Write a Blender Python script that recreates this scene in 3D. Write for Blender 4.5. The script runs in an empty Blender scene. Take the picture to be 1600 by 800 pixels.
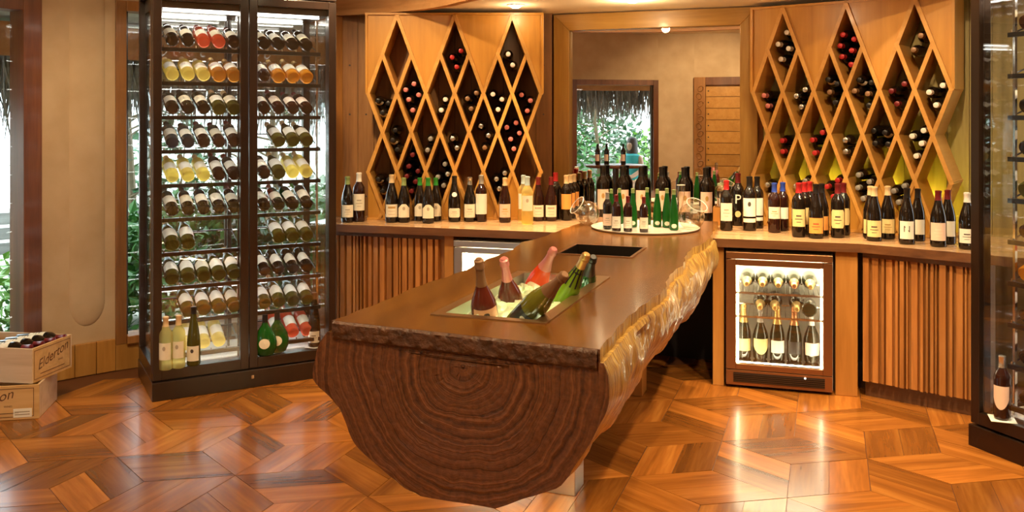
import bpy, math, random
from mathutils import Vector, Matrix
R = math.radians
random.seed(7)
SC = bpy.context.scene
COL = SC.collection

# ------------------------------------------------------------------ camera, world, exposure
EYE = 1.6
YAW = 19.5
FPX, VH = 1400.0, 183.0
cs, sn = math.cos(R(YAW)), math.sin(R(YAW))
cam_d = bpy.data.cameras.new('camera')
cam_d.sensor_width = 36.0
cam_d.lens = 36.0 * FPX / 1600.0
cam_d.shift_y = -(400.0 - VH) / 1600.0
cam_d.clip_start = 0.05
cam = bpy.data.objects.new('camera', cam_d)
cam.location = (0, 0, EYE)
cam.rotation_euler = (R(90), 0, R(YAW))
COL.objects.link(cam)
SC.camera = cam

world = bpy.data.worlds.new('sky')
SC.world = world
world.use_nodes = True
bg = world.node_tree.nodes['Background']
bg.inputs[0].default_value = (0.80, 0.91, 1.0, 1)
bg.inputs[1].default_value = 3.8

vs = SC.view_settings
vs.view_transform = 'Standard'
vs.look = 'None'
vs.gamma = 1.0
vs.use_curve_mapping = False
vs.exposure = 0.75
try:
    SC.cycles.max_bounces = 10
    SC.cycles.transparent_max_bounces = 24
    SC.cycles.caustics_reflective = False
    SC.cycles.caustics_refractive = False
    SC.cycles.sample_clamp_indirect = 6.0
    SC.cycles.use_denoising = True
except Exception:
    pass
WARM = (1.0, 0.74, 0.41)

# ------------------------------------------------------------------ geometry helpers
def loc(X, Y):                      # camera-aligned plan coordinates -> room coordinates
    return (cs * X - sn * Y, sn * X + cs * Y)
def at(u, v, z):                    # photo point on the level z -> room point
    Y = (EYE - z) * FPX / (v - VH)
    p, q = loc((u - 800) * Y / FPX, Y)
    return Vector((p, q, z))
def ray(u, v):
    p, q = loc((u - 800) / FPX, 1.0)
    return Vector((p, q, -(v - VH) / FPX))
def on_plane(u, v, P, n):           # photo point on a plane of the room
    d = ray(u, v); o = Vector((0, 0, EYE))
    return o + d * ((Vector(P) - o).dot(Vector(n)) / d.dot(Vector(n)))

class MB:
    def __init__(s): s.v = []; s.f = []; s.m = []; s.sm = []
    def add(s, vs_, fs, mi=0, smooth=False):
        b = len(s.v); s.v += [tuple(x) for x in vs_]
        for f in fs:
            s.f.append([b + i for i in f]); s.m.append(mi); s.sm.append(smooth)
        return s
    def box(s, a, b, mi=0):
        x0, y0, z0 = a; x1, y1, z1 = b
        return s.add([(x0,y0,z0),(x1,y0,z0),(x1,y1,z0),(x0,y1,z0),(x0,y0,z1),(x1,y0,z1),(x1,y1,z1),(x0,y1,z1)],
            [(0,3,2,1),(4,5,6,7),(0,1,5,4),(1,2,6,5),(2,3,7,6),(3,0,4,7)], mi)
    def prism(s, poly, z0, z1, mi=0):           # ccw polygon in xy
        n = len(poly)
        return s.add([(x,y,z0) for x,y in poly] + [(x,y,z1) for x,y in poly],
            [tuple(range(n-1,-1,-1)), tuple(range(n,2*n))] + [(i,(i+1)%n,n+(i+1)%n,n+i) for i in range(n)], mi)
    def prism_y(s, poly, y0, y1, mi=0):         # polygon in xz, extruded along y
        n = len(poly)
        return s.add([(x,y0,z) for x,z in poly] + [(x,y1,z) for x,z in poly],
            [tuple(range(n)), tuple(range(2*n-1,n-1,-1))] + [((i+1)%n,i,n+i,n+(i+1)%n) for i in range(n)], mi)
    def lathe(s, prof, seg=20, mi=0, smooth=True, c=(0,0,0)):
        vs_, fs = [], []
        rings = []
        for r, z in prof:
            if r < 1e-6:
                rings.append([len(vs_)]); vs_.append((c[0], c[1], c[2]+z))
            else:
                rings.append(list(range(len(vs_), len(vs_)+seg)))
                vs_ += [(c[0]+r*math.cos(2*math.pi*i/seg), c[1]+r*math.sin(2*math.pi*i/seg), c[2]+z) for i in range(seg)]
        for a, b in zip(rings, rings[1:]):
            for i in range(seg):
                j = (i+1) % seg
                if len(a) == 1 and len(b) == 1: continue
                if len(a) == 1: fs.append((a[0], b[j], b[i]))
                elif len(b) == 1: fs.append((a[i], a[j], b[0]))
                else: fs.append((a[i], a[j], b[j], b[i]))
        return s.add(vs_, fs, mi, smooth)
    def tube(s, pts, r, seg=8, mi=0, cap=True):
        pts = [Vector(p) for p in pts]; vs_, fs = [], []
        rr = r if isinstance(r, (list, tuple)) else [r]*len(pts)
        for k, p in enumerate(pts):
            t = (pts[min(k+1,len(pts)-1)] - pts[max(k-1,0)]).normalized()
            a = Vector((0,0,1)) if abs(t.z) < .9 else Vector((1,0,0))
            e1 = t.cross(a).normalized(); e2 = t.cross(e1)
            vs_ += [p + (e1*math.cos(2*math.pi*i/seg) + e2*math.sin(2*math.pi*i/seg))*rr[k] for i in range(seg)]
        for k in range(len(pts)-1):
            for i in range(seg):
                j = (i+1) % seg
                fs.append((k*seg+i, (k+1)*seg+i, (k+1)*seg+j, k*seg+j))
        if cap:
            fs.append(tuple(range(seg))); fs.append(tuple(range(len(vs_)-1, len(vs_)-seg-1, -1)))
        return s.add(vs_, fs, mi, True)
    def mesh(s, name, mats):
        me = bpy.data.meshes.new(name)
        me.from_pydata(s.v, [], s.f)
        for m in (mats if isinstance(mats, (list, tuple)) else [mats]):
            me.materials.append(m)
        me.polygons.foreach_set('material_index', s.m)
        me.polygons.foreach_set('use_smooth', s.sm)
        me.update()
        if any(s.sm):
            try: me.set_sharp_from_angle(angle=R(40))
            except Exception: pass
        return me
    def build(s, name, mats, parent=None, bevel=0, **kw):
        return put(name, s.mesh(name, mats), parent, bevel=bevel, **kw)

def put(name, me, parent=None, loc_=(0,0,0), rot=(0,0,0), mat=None, bevel=0, label=None, cat=None, group=None, kind=None):
    o = bpy.data.objects.new(name, me)
    COL.objects.link(o)
    o.location = loc_; o.rotation_euler = rot
    if parent: o.parent = parent
    if mat is not None:
        o.material_slots[0].link = 'OBJECT'; o.material_slots[0].material = mat
    if bevel:
        b = o.modifiers.new('edge', 'BEVEL'); b.width = bevel; b.segments = 2; b.limit_method = 'ANGLE'
    if label: o['label'] = label
    if cat: o['category'] = cat
    if group: o['group'] = group
    if kind: o['kind'] = kind
    return o
def thing(name, label, cat, loc_=(0,0,0), rz=0, group=None, rot=None, kind=None):
    o = bpy.data.objects.new(name, None)
    COL.objects.link(o)
    o.empty_display_size = .05
    o.location = loc_; o.rotation_euler = rot if rot else (0, 0, rz)
    if label: o['label'] = label
    if cat: o['category'] = cat
    if group: o['group'] = group
    if kind: o['kind'] = kind
    return o
def boxp(name, a, b, mat, parent=None, bevel=0, **kw):
    return MB().box(a, b).build(name, mat, parent, bevel, **kw)

# ------------------------------------------------------------------ materials
def new_mat(name):
    m = bpy.data.materials.new(name); m.use_nodes = True
    nt = m.node_tree
    return m, nt, nt.nodes['Principled BSDF'], nt.links
def plain(name, col, rough=.5, metal=0, coat=0, emit=None, estr=0, trans=0, spec=.5):
    m, nt, b, l = new_mat(name)
    b.inputs['Base Color'].default_value = (*col, 1)
    b.inputs['Roughness'].default_value = rough
    b.inputs['Metallic'].default_value = metal
    b.inputs['Coat Weight'].default_value = coat
    b.inputs['Specular IOR Level'].default_value = spec
    b.inputs['Transmission Weight'].default_value = trans
    if emit:
        b.inputs['Emission Color'].default_value = (*emit, 1)
        b.inputs['Emission Strength'].default_value = estr
    return m
def ramp(nt, stops):
    r = nt.nodes.new('ShaderNodeValToRGB')
    e = r.color_ramp.elements
    while len(e) < len(stops): e.new(.5)
    for k, (p, c) in enumerate(stops):
        e[k].position = p; e[k].color = (*c, 1)
    return r
def coords(nt, l, scale, rnd=True, rot=(0,0,0)):
    tc = nt.nodes.new('ShaderNodeTexCoord'); mp = nt.nodes.new('ShaderNodeMapping')
    mp.inputs['Scale'].default_value = scale; mp.inputs['Rotation'].default_value = rot
    l.new(tc.outputs['Object'], mp.inputs['Vector'])
    if rnd:
        oi = nt.nodes.new('ShaderNodeObjectInfo'); ml = nt.nodes.new('ShaderNodeMath'); ml.operation = 'MULTIPLY'
        ml.inputs[1].default_value = 37.0
        l.new(oi.outputs['Random'], ml.inputs[0]); l.new(ml.outputs[0], mp.inputs['Location'])
    return mp
def wood(name, c0, c1, c2, axis='z', scale=1.0, rough=.4, coat=0, tint=.25, bump=.08, rings=3.0, rot=0):
    m, nt, b, l = new_mat(name)
    s = {'x': (1.2, 14, 14), 'y': (14, 1.2, 14), 'z': (14, 14, 1.2)}[axis]
    mp = coords(nt, l, tuple(k*scale for k in s), rot=(0, 0, rot))
    n1 = nt.nodes.new('ShaderNodeTexNoise'); n1.inputs['Scale'].default_value = 1.0; n1.inputs['Detail'].default_value = 5; n1.inputs['Distortion'].default_value = .6
    l.new(mp.outputs[0], n1.inputs['Vector'])
    n2 = nt.nodes.new('ShaderNodeTexNoise'); n2.inputs['Scale'].default_value = 5.0; n2.inputs['Detail'].default_value = 3
    l.new(mp.outputs[0], n2.inputs['Vector'])
    mx = nt.nodes.new('ShaderNodeMix'); mx.data_type = 'FLOAT'; mx.inputs[0].default_value = .3
    l.new(n1.outputs[0], mx.inputs[2]); l.new(n2.outputs[0], mx.inputs[3])
    rp = ramp(nt, [(.28, c0), (.5, c1), (.72, c2)])
    l.new(mx.outputs[0], rp.inputs[0])
    hs = nt.nodes.new('ShaderNodeHueSaturation')
    oi = nt.nodes.new('ShaderNodeObjectInfo'); mr = nt.nodes.new('ShaderNodeMapRange')
    mr.inputs[3].default_value = 1 - tint; mr.inputs[4].default_value = 1 + tint
    l.new(oi.outputs['Random'], mr.inputs[0]); l.new(mr.outputs[0], hs.inputs['Value'])
    l.new(rp.outputs[0], hs.inputs['Color']); l.new(hs.outputs[0], b.inputs['Base Color'])
    b.inputs['Roughness'].default_value = rough; b.inputs['Coat Weight'].default_value = coat; b.inputs['Coat Roughness'].default_value = .12
    if bump:
        bp = nt.nodes.new('ShaderNodeBump'); bp.inputs['Strength'].default_value = bump; bp.inputs['Distance'].default_value = .01
        l.new(mx.outputs[0], bp.inputs['Height']); l.new(bp.outputs[0], b.inputs['Normal'])
    return m
def noisy(name, c0, c1, scale=6, rough=.6, bump=.1, dist=.01, metal=0, coat=0, detail=4):
    m, nt, b, l = new_mat(name)
    mp = coords(nt, l, (scale,)*3)
    n = nt.nodes.new('ShaderNodeTexNoise'); n.inputs['Scale'].default_value = 1; n.inputs['Detail'].default_value = detail
    l.new(mp.outputs[0], n.inputs['Vector'])
    rp = ramp(nt, [(.3, c0), (.7, c1)]); l.new(n.outputs[0], rp.inputs[0]); l.new(rp.outputs[0], b.inputs['Base Color'])
    b.inputs['Roughness'].default_value = rough; b.inputs['Metallic'].default_value = metal; b.inputs['Coat Weight'].default_value = coat
    if bump:
        bp = nt.nodes.new('ShaderNodeBump'); bp.inputs['Strength'].default_value = bump; bp.inputs['Distance'].default_value = dist
        l.new(n.outputs[0], bp.inputs['Height']); l.new(bp.outputs[0], b.inputs['Normal'])
    return m
def pane(name, tint=(1, 1, 1), f0=.05, rough=0.0):
    """thin clear sheet: clear straight through, glossy towards grazing (same from both sides)"""
    m, nt, b, l = new_mat(name)
    nt.nodes.remove(b)
    out = nt.nodes['Material Output']
    tr = nt.nodes.new('ShaderNodeBsdfTransparent'); tr.inputs[0].default_value = (*tint, 1)
    gl = nt.nodes.new('ShaderNodeBsdfGlossy'); gl.inputs['Roughness'].default_value = rough
    ge = nt.nodes.new('ShaderNodeNewGeometry'); dt = nt.nodes.new('ShaderNodeVectorMath'); dt.operation = 'DOT_PRODUCT'
    l.new(ge.outputs['Incoming'], dt.inputs[0]); l.new(ge.outputs['Normal'], dt.inputs[1])
    def mth(op, a, b=None):
        n = nt.nodes.new('ShaderNodeMath'); n.operation = op
        for i, x in enumerate((a, b)):
            if x is None: continue
            if isinstance(x, (int, float)): n.inputs[i].default_value = x
            else: l.new(x, n.inputs[i])
        return n.outputs[0]
    k = mth('ABSOLUTE', dt.outputs['Value']); k = mth('SUBTRACT', 1.0, k); k = mth('POWER', k, 5.0); k = mth('MULTIPLY', k, 1-f0); k = mth('ADD', k, f0)
    mx = nt.nodes.new('ShaderNodeMixShader')
    l.new(k, mx.inputs[0]); l.new(tr.outputs[0], mx.inputs[1]); l.new(gl.outputs[0], mx.inputs[2])
    l.new(mx.outputs[0], out.inputs[0])
    return m
def bottle_glass(name, col, trans=0.0, rough=.05, clear=.5):
    """glossy bottle glass with wine behind it; trans = share of light that passes through"""
    m, nt, b, l = new_mat(name)
    b.inputs['Base Color'].default_value = (*col, 1); b.inputs['Roughness'].default_value = rough
    b.inputs['Specular IOR Level'].default_value = .5; b.inputs['Coat Weight'].default_value = .25; b.inputs['Coat Roughness'].default_value = .03
    if trans:
        out = nt.nodes['Material Output']
        tl = nt.nodes.new('ShaderNodeBsdfTranslucent'); tl.inputs[0].default_value = (*[min(1, c*1.3) for c in col], 1)
        tp = nt.nodes.new('ShaderNodeBsdfTransparent'); tp.inputs[0].default_value = (*[min(1, c*1.2) for c in col], 1)
        m1 = nt.nodes.new('ShaderNodeMixShader'); m1.inputs[0].default_value = clear
        m2 = nt.nodes.new('ShaderNodeMixShader'); m2.inputs[0].default_value = trans
        l.new(tl.outputs[0], m1.inputs[1]); l.new(tp.outputs[0], m1.inputs[2])
        l.new(b.outputs[0], m2.inputs[1]); l.new(m1.outputs[0], m2.inputs[2]); l.new(m2.outputs[0], out.inputs[0])
    return m
def emitter(name, col, s):
    return plain(name, (.02,.02,.02), .5, emit=col, estr=s)

M = {}
M['plankglow'] = wood('glow-paled plank wood', (.26,.19,.06), (.38,.29,.10), (.46,.36,.14), 'z', rough=.5)  # plank wood paled: the yellow glow is partly put into the colour
M['plank'] = wood('warm plank wood', (.16,.062,.016), (.27,.115,.03), (.36,.165,.05), 'z', rough=.45)
M['honey'] = wood('honey veneer', (.36,.15,.020), (.46,.205,.030), (.54,.26,.046), 'z', .7, rough=.38, coat=.15, tint=.1, bump=.03)
M['honeyx'] = wood('honey slat wood', (.42,.19,.034), (.52,.25,.052), (.60,.31,.078), 'y', .8, rough=.4, coat=.1, tint=.12, bump=.03)
M['frame'] = wood('mirror frame teak', (.24,.115,.018), (.37,.19,.035), (.46,.26,.06), 'z', .8, rough=.4, coat=.1, tint=.08)
M['framex'] = wood('mirror frame teak level', (.24,.115,.018), (.37,.19,.035), (.46,.26,.06), 'x', .8, rough=.4, coat=.1, tint=.08)
M['jamb'] = wood('dark red window wood', (.085,.026,.010), (.14,.045,.016), (.2,.07,.024), 'z', rough=.35, coat=.2)
M['jambl'] = wood('brown window wood', (.2,.075,.018), (.30,.125,.03), (.38,.17,.05), 'z', rough=.4, coat=.2)
M['base'] = wood('baseboard wood', (.36,.16,.03), (.47,.225,.05), (.55,.29,.08), 'z', .8, rough=.4, coat=.2)
M['counter'] = wood('lamplit counter wood', (.40,.22,.10), (.52,.31,.16), (.60,.38,.21), 'x', 1.0, rough=.25, coat=.4)  # paler than the edge: lamplight on the top is put into the colour
M['counteredge'] = wood('counter edge wood', (.07,.025,.009), (.14,.055,.02), (.2,.085,.032), 'x', 1.0, rough=.4, coat=.2)
M['flute'] = wood('fluted panel wood', (.22,.08,.017), (.37,.145,.034), (.50,.23,.068), 'z', .9, rough=.4, coat=.1, tint=.18)
M['oak'] = wood('panel oak', (.31,.125,.022), (.41,.175,.036), (.49,.235,.056), 'z', .8, rough=.4, tint=.08)
M['slab'] = wood('island top wood', (.07,.023,.0025), (.128,.046,.005), (.19,.073,.009), 'y', .55, rough=.27, coat=.25, tint=.0, bump=.03)
M['slab'].node_tree.nodes['Principled BSDF'].inputs['Specular IOR Level'].default_value = .32
M['slabend'] = noisy('rough slab end', (.05,.02,.009), (.15,.062,.028), 40, .36, .6, .02, detail=6)
M['parquet'] = wood('parquet', (.14,.043,.007), (.27,.09,.014), (.41,.16,.029), 'x', .8, rough=.25, coat=.15, tint=.40, bump=0)
M['parquet'].node_tree.nodes['Principled BSDF'].inputs['Specular IOR Level'].default_value = .38
M['subfloor'] = plain('subfloor', (.11,.035,.01), .5)
M['darkwood'] = wood('espresso cabinet', (.013,.006,.0035), (.021,.009,.005), (.03,.013,.007), 'z', rough=.3, coat=.35, tint=.05)
M['bronze'] = plain('bronze cabinet frame', (.06,.034,.02), .3, .85)
M['blackrail'] = plain('black shelf rail', (.012,.009,.008), .35, .2, coat=.3)
M['steel'] = plain('brushed steel', (.55,.52,.48), .3, 1)
M['darksteel'] = plain('dark steel', (.12,.10,.085), .3, 1)
M['copper'] = plain('bronze fridge frame', (.32,.16,.075), .35, .9)
M['chrome'] = plain('chrome', (.8,.78,.74), .12, 1)
M['plaster'] = noisy('sand plaster', (.52,.365,.215), (.61,.445,.28), 5, .8, .06, .02)
M['ceil'] = noisy('cream ceiling', (.84,.72,.52), (.88,.77,.57), 2, .85, 0)
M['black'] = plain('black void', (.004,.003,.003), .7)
M['pane'] = pane('window glass', (.97, 1, .98), .03)
M['cabpane'] = pane('cabinet glass', (.97, .98, .97), .085)
M['clear'] = pane('drinking glass', (.97, .94, .86), .30)
M['mirror'] = plain('mirror silver', (.84,.82,.78), .0, 1)
M['led'] = emitter('white led strip', (1, .93, .82), 9)
M['ledsoft'] = emitter('soft led strip', (1, .95, .88), 9.0)
M['lamp'] = emitter('downlight lens', (1, .86, .62), 25)
M['white'] = plain('white plastic', (.8,.78,.74), .4)
M['paper'] = noisy('cream label paper', (.74,.68,.54), (.80,.74,.6), 30, .6, 0)
M['paperw'] = plain('white label paper', (.84,.80,.70), .6)
M['papery'] = plain('yellow label paper', (.78,.60,.27), .6)
M['papero'] = plain('orange label paper', (.80,.33,.07), .6)
M['paperp'] = plain('pink label paper', (.82,.60,.48), .6)
M['paperk'] = plain('black label paper', (.02,.018,.016), .45)
M['paperc'] = plain('copper label paper', (.70,.36,.20), .45)
M['ink'] = plain('dark print', (.07,.05,.04), .7)
M['inkred'] = plain('red print', (.4,.06,.03), .7)
M['inkgrey'] = plain('grey print', (.42,.36,.27), .7)
M['inkgold'] = plain('gold print', (.45,.27,.08), .5)
G = {
 'dark': bottle_glass('dark bottle glass', (.010,.006,.004)),
 'darkred': bottle_glass('dark red bottle glass', (.022,.006,.004)),
 'blue': bottle_glass('blue black bottle glass', (.012,.022,.04)),
 'olive': bottle_glass('olive bottle glass', (.10,.09,.015), .4),
 'olivelight': bottle_glass('pale olive bottle glass', (.24,.23,.03), .35),
 'green': bottle_glass('green bottle glass', (.014,.12,.016), .4),
 'lime': bottle_glass('lime bottle glass', (.32,.50,.03), .5),
 'gold': bottle_glass('golden wine glass', (.86,.70,.28), .75),
 'pale': bottle_glass('clear wine glass', (.90,.76,.42), .90, clear=.72),
 'amber': bottle_glass('amber wine glass', (.62,.30,.04), .6),
 'rose': bottle_glass('rose wine glass', (.72,.16,.08), .55),
 'pinkdark': bottle_glass('rose champagne glass', (.14,.022,.012), .2),
 'champ': bottle_glass('champagne bottle glass', (.012,.014,.006), .05),
 'orange': bottle_glass('orange rose glass', (.85,.12,.03), .5),
}
CAP = {
 'black': plain('black capsule', (.014,.011,.010), .35, .3),
 'red': plain('red capsule', (.45,.02,.02), .35, .2),
 'darkred': plain('dark red capsule', (.16,.012,.014), .35, .2),
 'white': plain('white capsule', (.78,.74,.66), .35),
 'silver': plain('silver capsule', (.62,.6,.55), .25, .9),
 'gold': plain('gold capsule', (.72,.47,.17), .3, .8),
 'copper': plain('copper capsule', (.62,.27,.12), .3, .8),
 'cork': noisy('cork top', (.38,.2,.09), (.5,.28,.13), 80, .7, .1),
 'brown': plain('brown capsule', (.25,.13,.06), .4, .2),
 'green': plain('green capsule', (.03,.25,.03), .35, .2),
 'lgreen': plain('pale green capsule', (.24,.31,.11), .4, .1),
 'blue': plain('blue capsule', (.03,.07,.42), .35, .2),
 'lblue': plain('pale blue capsule', (.50,.65,.68), .35, .1),
 'pink': plain('pink capsule', (.62,.2,.18), .35, .2),
 'tan': plain('tan capsule', (.72,.52,.28), .4, .1),
 'grey': plain('grey capsule', (.3,.28,.25), .4, .2),
}

# ------------------------------------------------------------------ the setting
CX, CY, RR = -1.167, 2.589, 3.64
def circ(a, r=RR): return (CX + r*math.cos(R(a)), CY + r*math.sin(R(a)))
def structure(o): o['kind'] = 'structure'; return o

# floor: dark bed plus three-way parquet planks
poly = []
for a in range(0, 360, 6):
    r = 3.7
    if 48 <= a <= 132: r = min(4.35, 3.95/max(.05, math.sin(R(a))))
    poly.append(circ(a, r))
floor = structure(MB().prism(poly, -.06, -.004).build('floor', M['subfloor']))
S = .385; NPL = 2
def inroom(x, y):
    if (x-CX)**2 + (y-CY)**2 < 3.62**2: return True
    return -3.3 < x < 1.3 and 4 < y < 5.9
def proj(p, q, z=0):
    X = cs*p + sn*q; Y = -sn*p + cs*q
    return (800 + FPX*X/max(Y,.01), VH + FPX*(EYE-z)/max(Y,.01), Y)
w120 = (math.cos(R(120))*S/NPL, math.sin(R(120))*S/NPL)
gp = .0016
def plank_quad():
    a = Vector((0,0)); b = Vector((S,0)); c = Vector((S+w120[0], w120[1])); d = Vector(w120)
    m = (a+b+c+d)/4
    return [tuple(m + (p-m)*(1 - gp/(p-m).length*1.6)) for p in (a,b,c,d)]
pq = plank_quad()
plank_me = MB().prism(pq, -.006, 0).mesh('parquet_plank', M['parquet'])
rest = MB(); cand = []
for i in range(-9, 10):
    for j in range(-9, 10):
        hx = CX + S*math.sqrt(3)*(i + .5*(j % 2)); hy = CY + 1.5*S*j
        for th in (30, 150, 270):
            e1 = Vector((math.cos(R(th)), math.sin(R(th))))*S
            e2 = Vector((math.cos(R(th+120)), math.sin(R(th+120))))*S/NPL
            for k in range(NPL):
                o = Vector((hx, hy)) + e2*k
                c = o + e1*.5 + e2*.5
                if not all(inroom(*(o+x)) for x in (Vector((0,0)), e1, e2, e1+e2)): continue
                u, v, Y = proj(c.x, c.y)
                vis = Y > 1.2 and -90 < u < 1690 and v < 850
                cand.append((0 if vis else 1, Y, o, th))
cand.sort(key=lambda t: (t[0], t[1]))
for n, (vis, Y, o, th) in enumerate(cand):
    if vis == 0 and n < 300:
        put('parquet_plank', plank_me, floor, (o.x, o.y, random.uniform(-.0006, .0006)), (random.uniform(-.0012,.0012), random.uniform(-.0012,.0012), R(th)))
    else:
        c_, s_ = math.cos(R(th)), math.sin(R(th))
        P = [(o.x + c_*x - s_*y, o.y + s_*x + c_*y) for x, y in pq]
        rest.add([(x, y, 0) for x, y in P], [(0,1,2,3)])
rest.build('parquet_rest', M['parquet'], floor, kind='stuff')

# round plaster wall
def arc_wall(mb, a0, a1, z0, z1, step=3.0, r0=RR, r1=RR+.12):
    n = max(1, int(abs(a1-a0)/step + .5)); vs_, fs = [], []
    for k in range(n+1):
        a = a0 + (a1-a0)*k/n
        for r in (r0, r1):
            x, y = circ(a, r); vs_ += [(x,y,z0), (x,y,z1)]
    for k in range(n):
        b = 4*k
        fs += [(b,b+4,b+5,b+1), (b+3,b+7,b+6,b+2), (b+1,b+5,b+7,b+3), (b+2,b+6,b+4,b)]
    fs += [(0,1,3,2), (4*n+2,4*n+3,4*n+1,4*n)]
    mb.add(vs_, fs)
HC = 2.86
def smooth_wall(mb, name):
    mb.sm = [True]*len(mb.f); return structure(mb.build(name, M['plaster']))
mb = MB(); arc_wall(mb, 148.2, 155, 0, HC, 1.2); smooth_wall(mb, 'wall_left')
mb = MB(); arc_wall(mb, 155, 177, 2.34, HC); arc_wall(mb, 155, 177, 0, .13); smooth_wall(mb, 'wall_left')
mb = MB(); arc_wall(mb, 177, 228, 0, HC); smooth_wall(mb, 'wall_left')
mb = MB(); arc_wall(mb, 228, 249.5, 2.16, HC); arc_wall(mb, 228, 249.5, 0, .1); smooth_wall(mb, 'wall_back')
mb = MB(); arc_wall(mb, 249.5, 258, 0, HC); smooth_wall(mb, 'wall_back')
mb = MB(); arc_wall(mb, 258, 273, 2.2, HC); smooth_wall(mb, 'wall_back')
mb = MB(); arc_wall(mb, 273, 394, 0, HC); smooth_wall(mb, 'wall_right')
# shallow rounded bulge raised from the plaster between the two windows
mb = MB(); vs_, fs = [], []
NA, NZ = 14, 26
for iz in range(NZ+1):
    z = .30 + (HC-.30)*iz/NZ if iz > 6 else .30 + .16*(1-math.cos(math.pi/2*iz/6.5))
    t = min(1.0, max(0.0, (z-.30)/.16)); sc = math.sqrt(max(0.0, 1-(1-t)**2))
    for ia in range(NA+1):
        s = -1 + 2*ia/NA
        a = 150.8 + s*1.75*max(.02, sc)
        d = .022*sc*math.sqrt(max(0, 1-s*s))
        x, y = circ(a, RR + .004 - d); vs_.append((x, y, z))
for iz in range(NZ):
    for ia in range(NA):
        b = iz*(NA+1)+ia; fs.append((b, b+NA+1, b+NA+2, b+1))
mb.add(vs_, fs, 0, True); structure(mb.build('wall_left_bulge', M['plaster']))

B2 = Vector(circ(148.2)); C2 = Vector((-3.371, 5.776))
def flat_wall(name, A, B, z0, z1, mat, th=.1, off=0.0):
    """A->B seen from inside left to right; thickness goes outward (left of A->B)"""
    A = Vector(A); B = Vector(B); d = (B-A).normalized(); n = Vector((-d.y, d.x))
    P = [A+n*off, B+n*off, B+n*(off+th), A+n*(off+th)]
    return structure(MB().prism([tuple(p) for p in P], z0, z1).build(name, mat))
flat_wall('wall_left', B2, C2, 2.34, HC, M['plaster'])
# plank walls behind the racks
def plank_wall(name, A, ang, L, z0, z1, pw, wm='plank'):
    w = thing(name, None, None, (A[0], A[1], 0), R(ang)); w['kind'] = 'structure'
    boxp('backing', (-.02, .02, 0), (L, .1, HC), M['black'], w)
    n = int(L/pw+.05); me = MB().box((.0015, 0, 0), (pw-.0015, .02, z1-z0)).mesh('plank', M[wm])
    for k in range(n): put('plank', me, w, (k*pw, random.uniform(0, .003), z0))
    nail = MB().tube([(0,0,0),(0,-.002,0)], .006, 6).mesh('nail', M['ink'])
    return w
wl = plank_wall('wall_rack_left', (-3.371, 5.776), 19.5, 1.5449, 0, 2.4, .1188)
wr = plank_wall('wall_rack_right', (-.389-.12*.954, 6.486+.12*.301), -17.5, 2.0, 0, 2.4, .125, 'plankglow')
nail_me = MB().tube([(0,.002,0),(0,-.003,0)], .007, 7).mesh('nail', M['ink'])
for x in (.06, .18, 1.37, 1.48):
    for z in (1.02, 1.62, 1.66+.32):
        put('nail', nail_me, wl, (x, 0, z))
boxp('wall_mirror', (-1.95, 6.362, 0), (-.43, 6.46, HC), M['plank'], kind='structure')
# window-side wall at the right, behind the right cabinet
flat_wall('wall_right', (1.62, 5.80), (1.873, 4.631), 0, HC, M['plaster'])

# ceiling and lower cream soffit with its curved wood fascia
structure(MB().prism([circ(a, 3.9) for a in range(0, 360, 8)], HC, HC+.08).build('ceiling', M['ceil']))
FL = [(-3.52,5.78), (-3.105,5.745), (-2.93,5.72), (-2.769,5.675), (-2.61,5.62), (-2.467,5.545), (-2.33,5.45), (-2.225,5.355), (-2.034,5.205), (-1.85,5.09), (-1.62,5.0), (-1.4,4.95), (-1.167,4.935)]
FR_ = [(-2.334-x, y) for x, y in FL[-2::-1]]
FF = FL + FR_
structure(MB().prism(FF + [(1.6, 6.9), (-3.9, 6.9)], 2.36, 2.45).build('ceiling_soffit', M['ceil']))
def fascia(name, z0, z1, d0, d1, mat):
    vs_, fs = [], []
    for k, p in enumerate(FF):
        a = Vector(FF[max(0, k-1)]); b = Vector(FF[min(len(FF)-1, k+1)]); t = (b-a).normalized(); n = Vector((t.y, -t.x))
        for d in (d0, d1):
            q_ = Vector(p) + n*d; vs_ += [(q_.x, q_.y, z0), (q_.x, q_.y, z1)]
    for k in range(len(FF)-1):
        b = 4*k
        fs += [(b, b+1, b+5, b+4), (b+2, b+6, b+7, b+3), (b+1, b+3, b+7, b+5), (b, b+4, b+6, b+2)]
    n4 = 4*(len(FF)-1); fs += [(0,2,3,1), (n4, n4+1, n4+3, n4+2)]
    o = MB().add(vs_, fs, 0, True).build(name, mat); o['kind'] = 'structure'; return o
M['fascia'] = wood('ceiling fascia wood', (.34,.155,.055), (.46,.225,.085), (.55,.29,.12), 'x', .8, rough=.45, tint=.02)
fascia('trim_1', 2.36, HC, 0, .03, M['fascia'])
fascia('trim_2', 2.338, 2.375, -.01, .05, M['fascia'])

# baseboards
bb = thing('baseboard_left', None, None); bb['kind'] = 'structure'
for a0, a1 in ((148.25, 150.0), (150.05, 152.0), (152.05, 153.8), (153.85, 155.6), (177, 184), (184.1, 191), (191.1, 198), (198.1, 205)):
    mb = MB(); arc_wall(mb, a0, a1, 0, .2, 1.5, RR-.022, RR+.01); mb.build('board', M['base'], bb, bevel=.003)
mb = MB(); arc_wall(mb, 155.6, 177, 0, .135, 2, RR-.022, RR+.01); mb.build('board', M['base'], bb)

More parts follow.
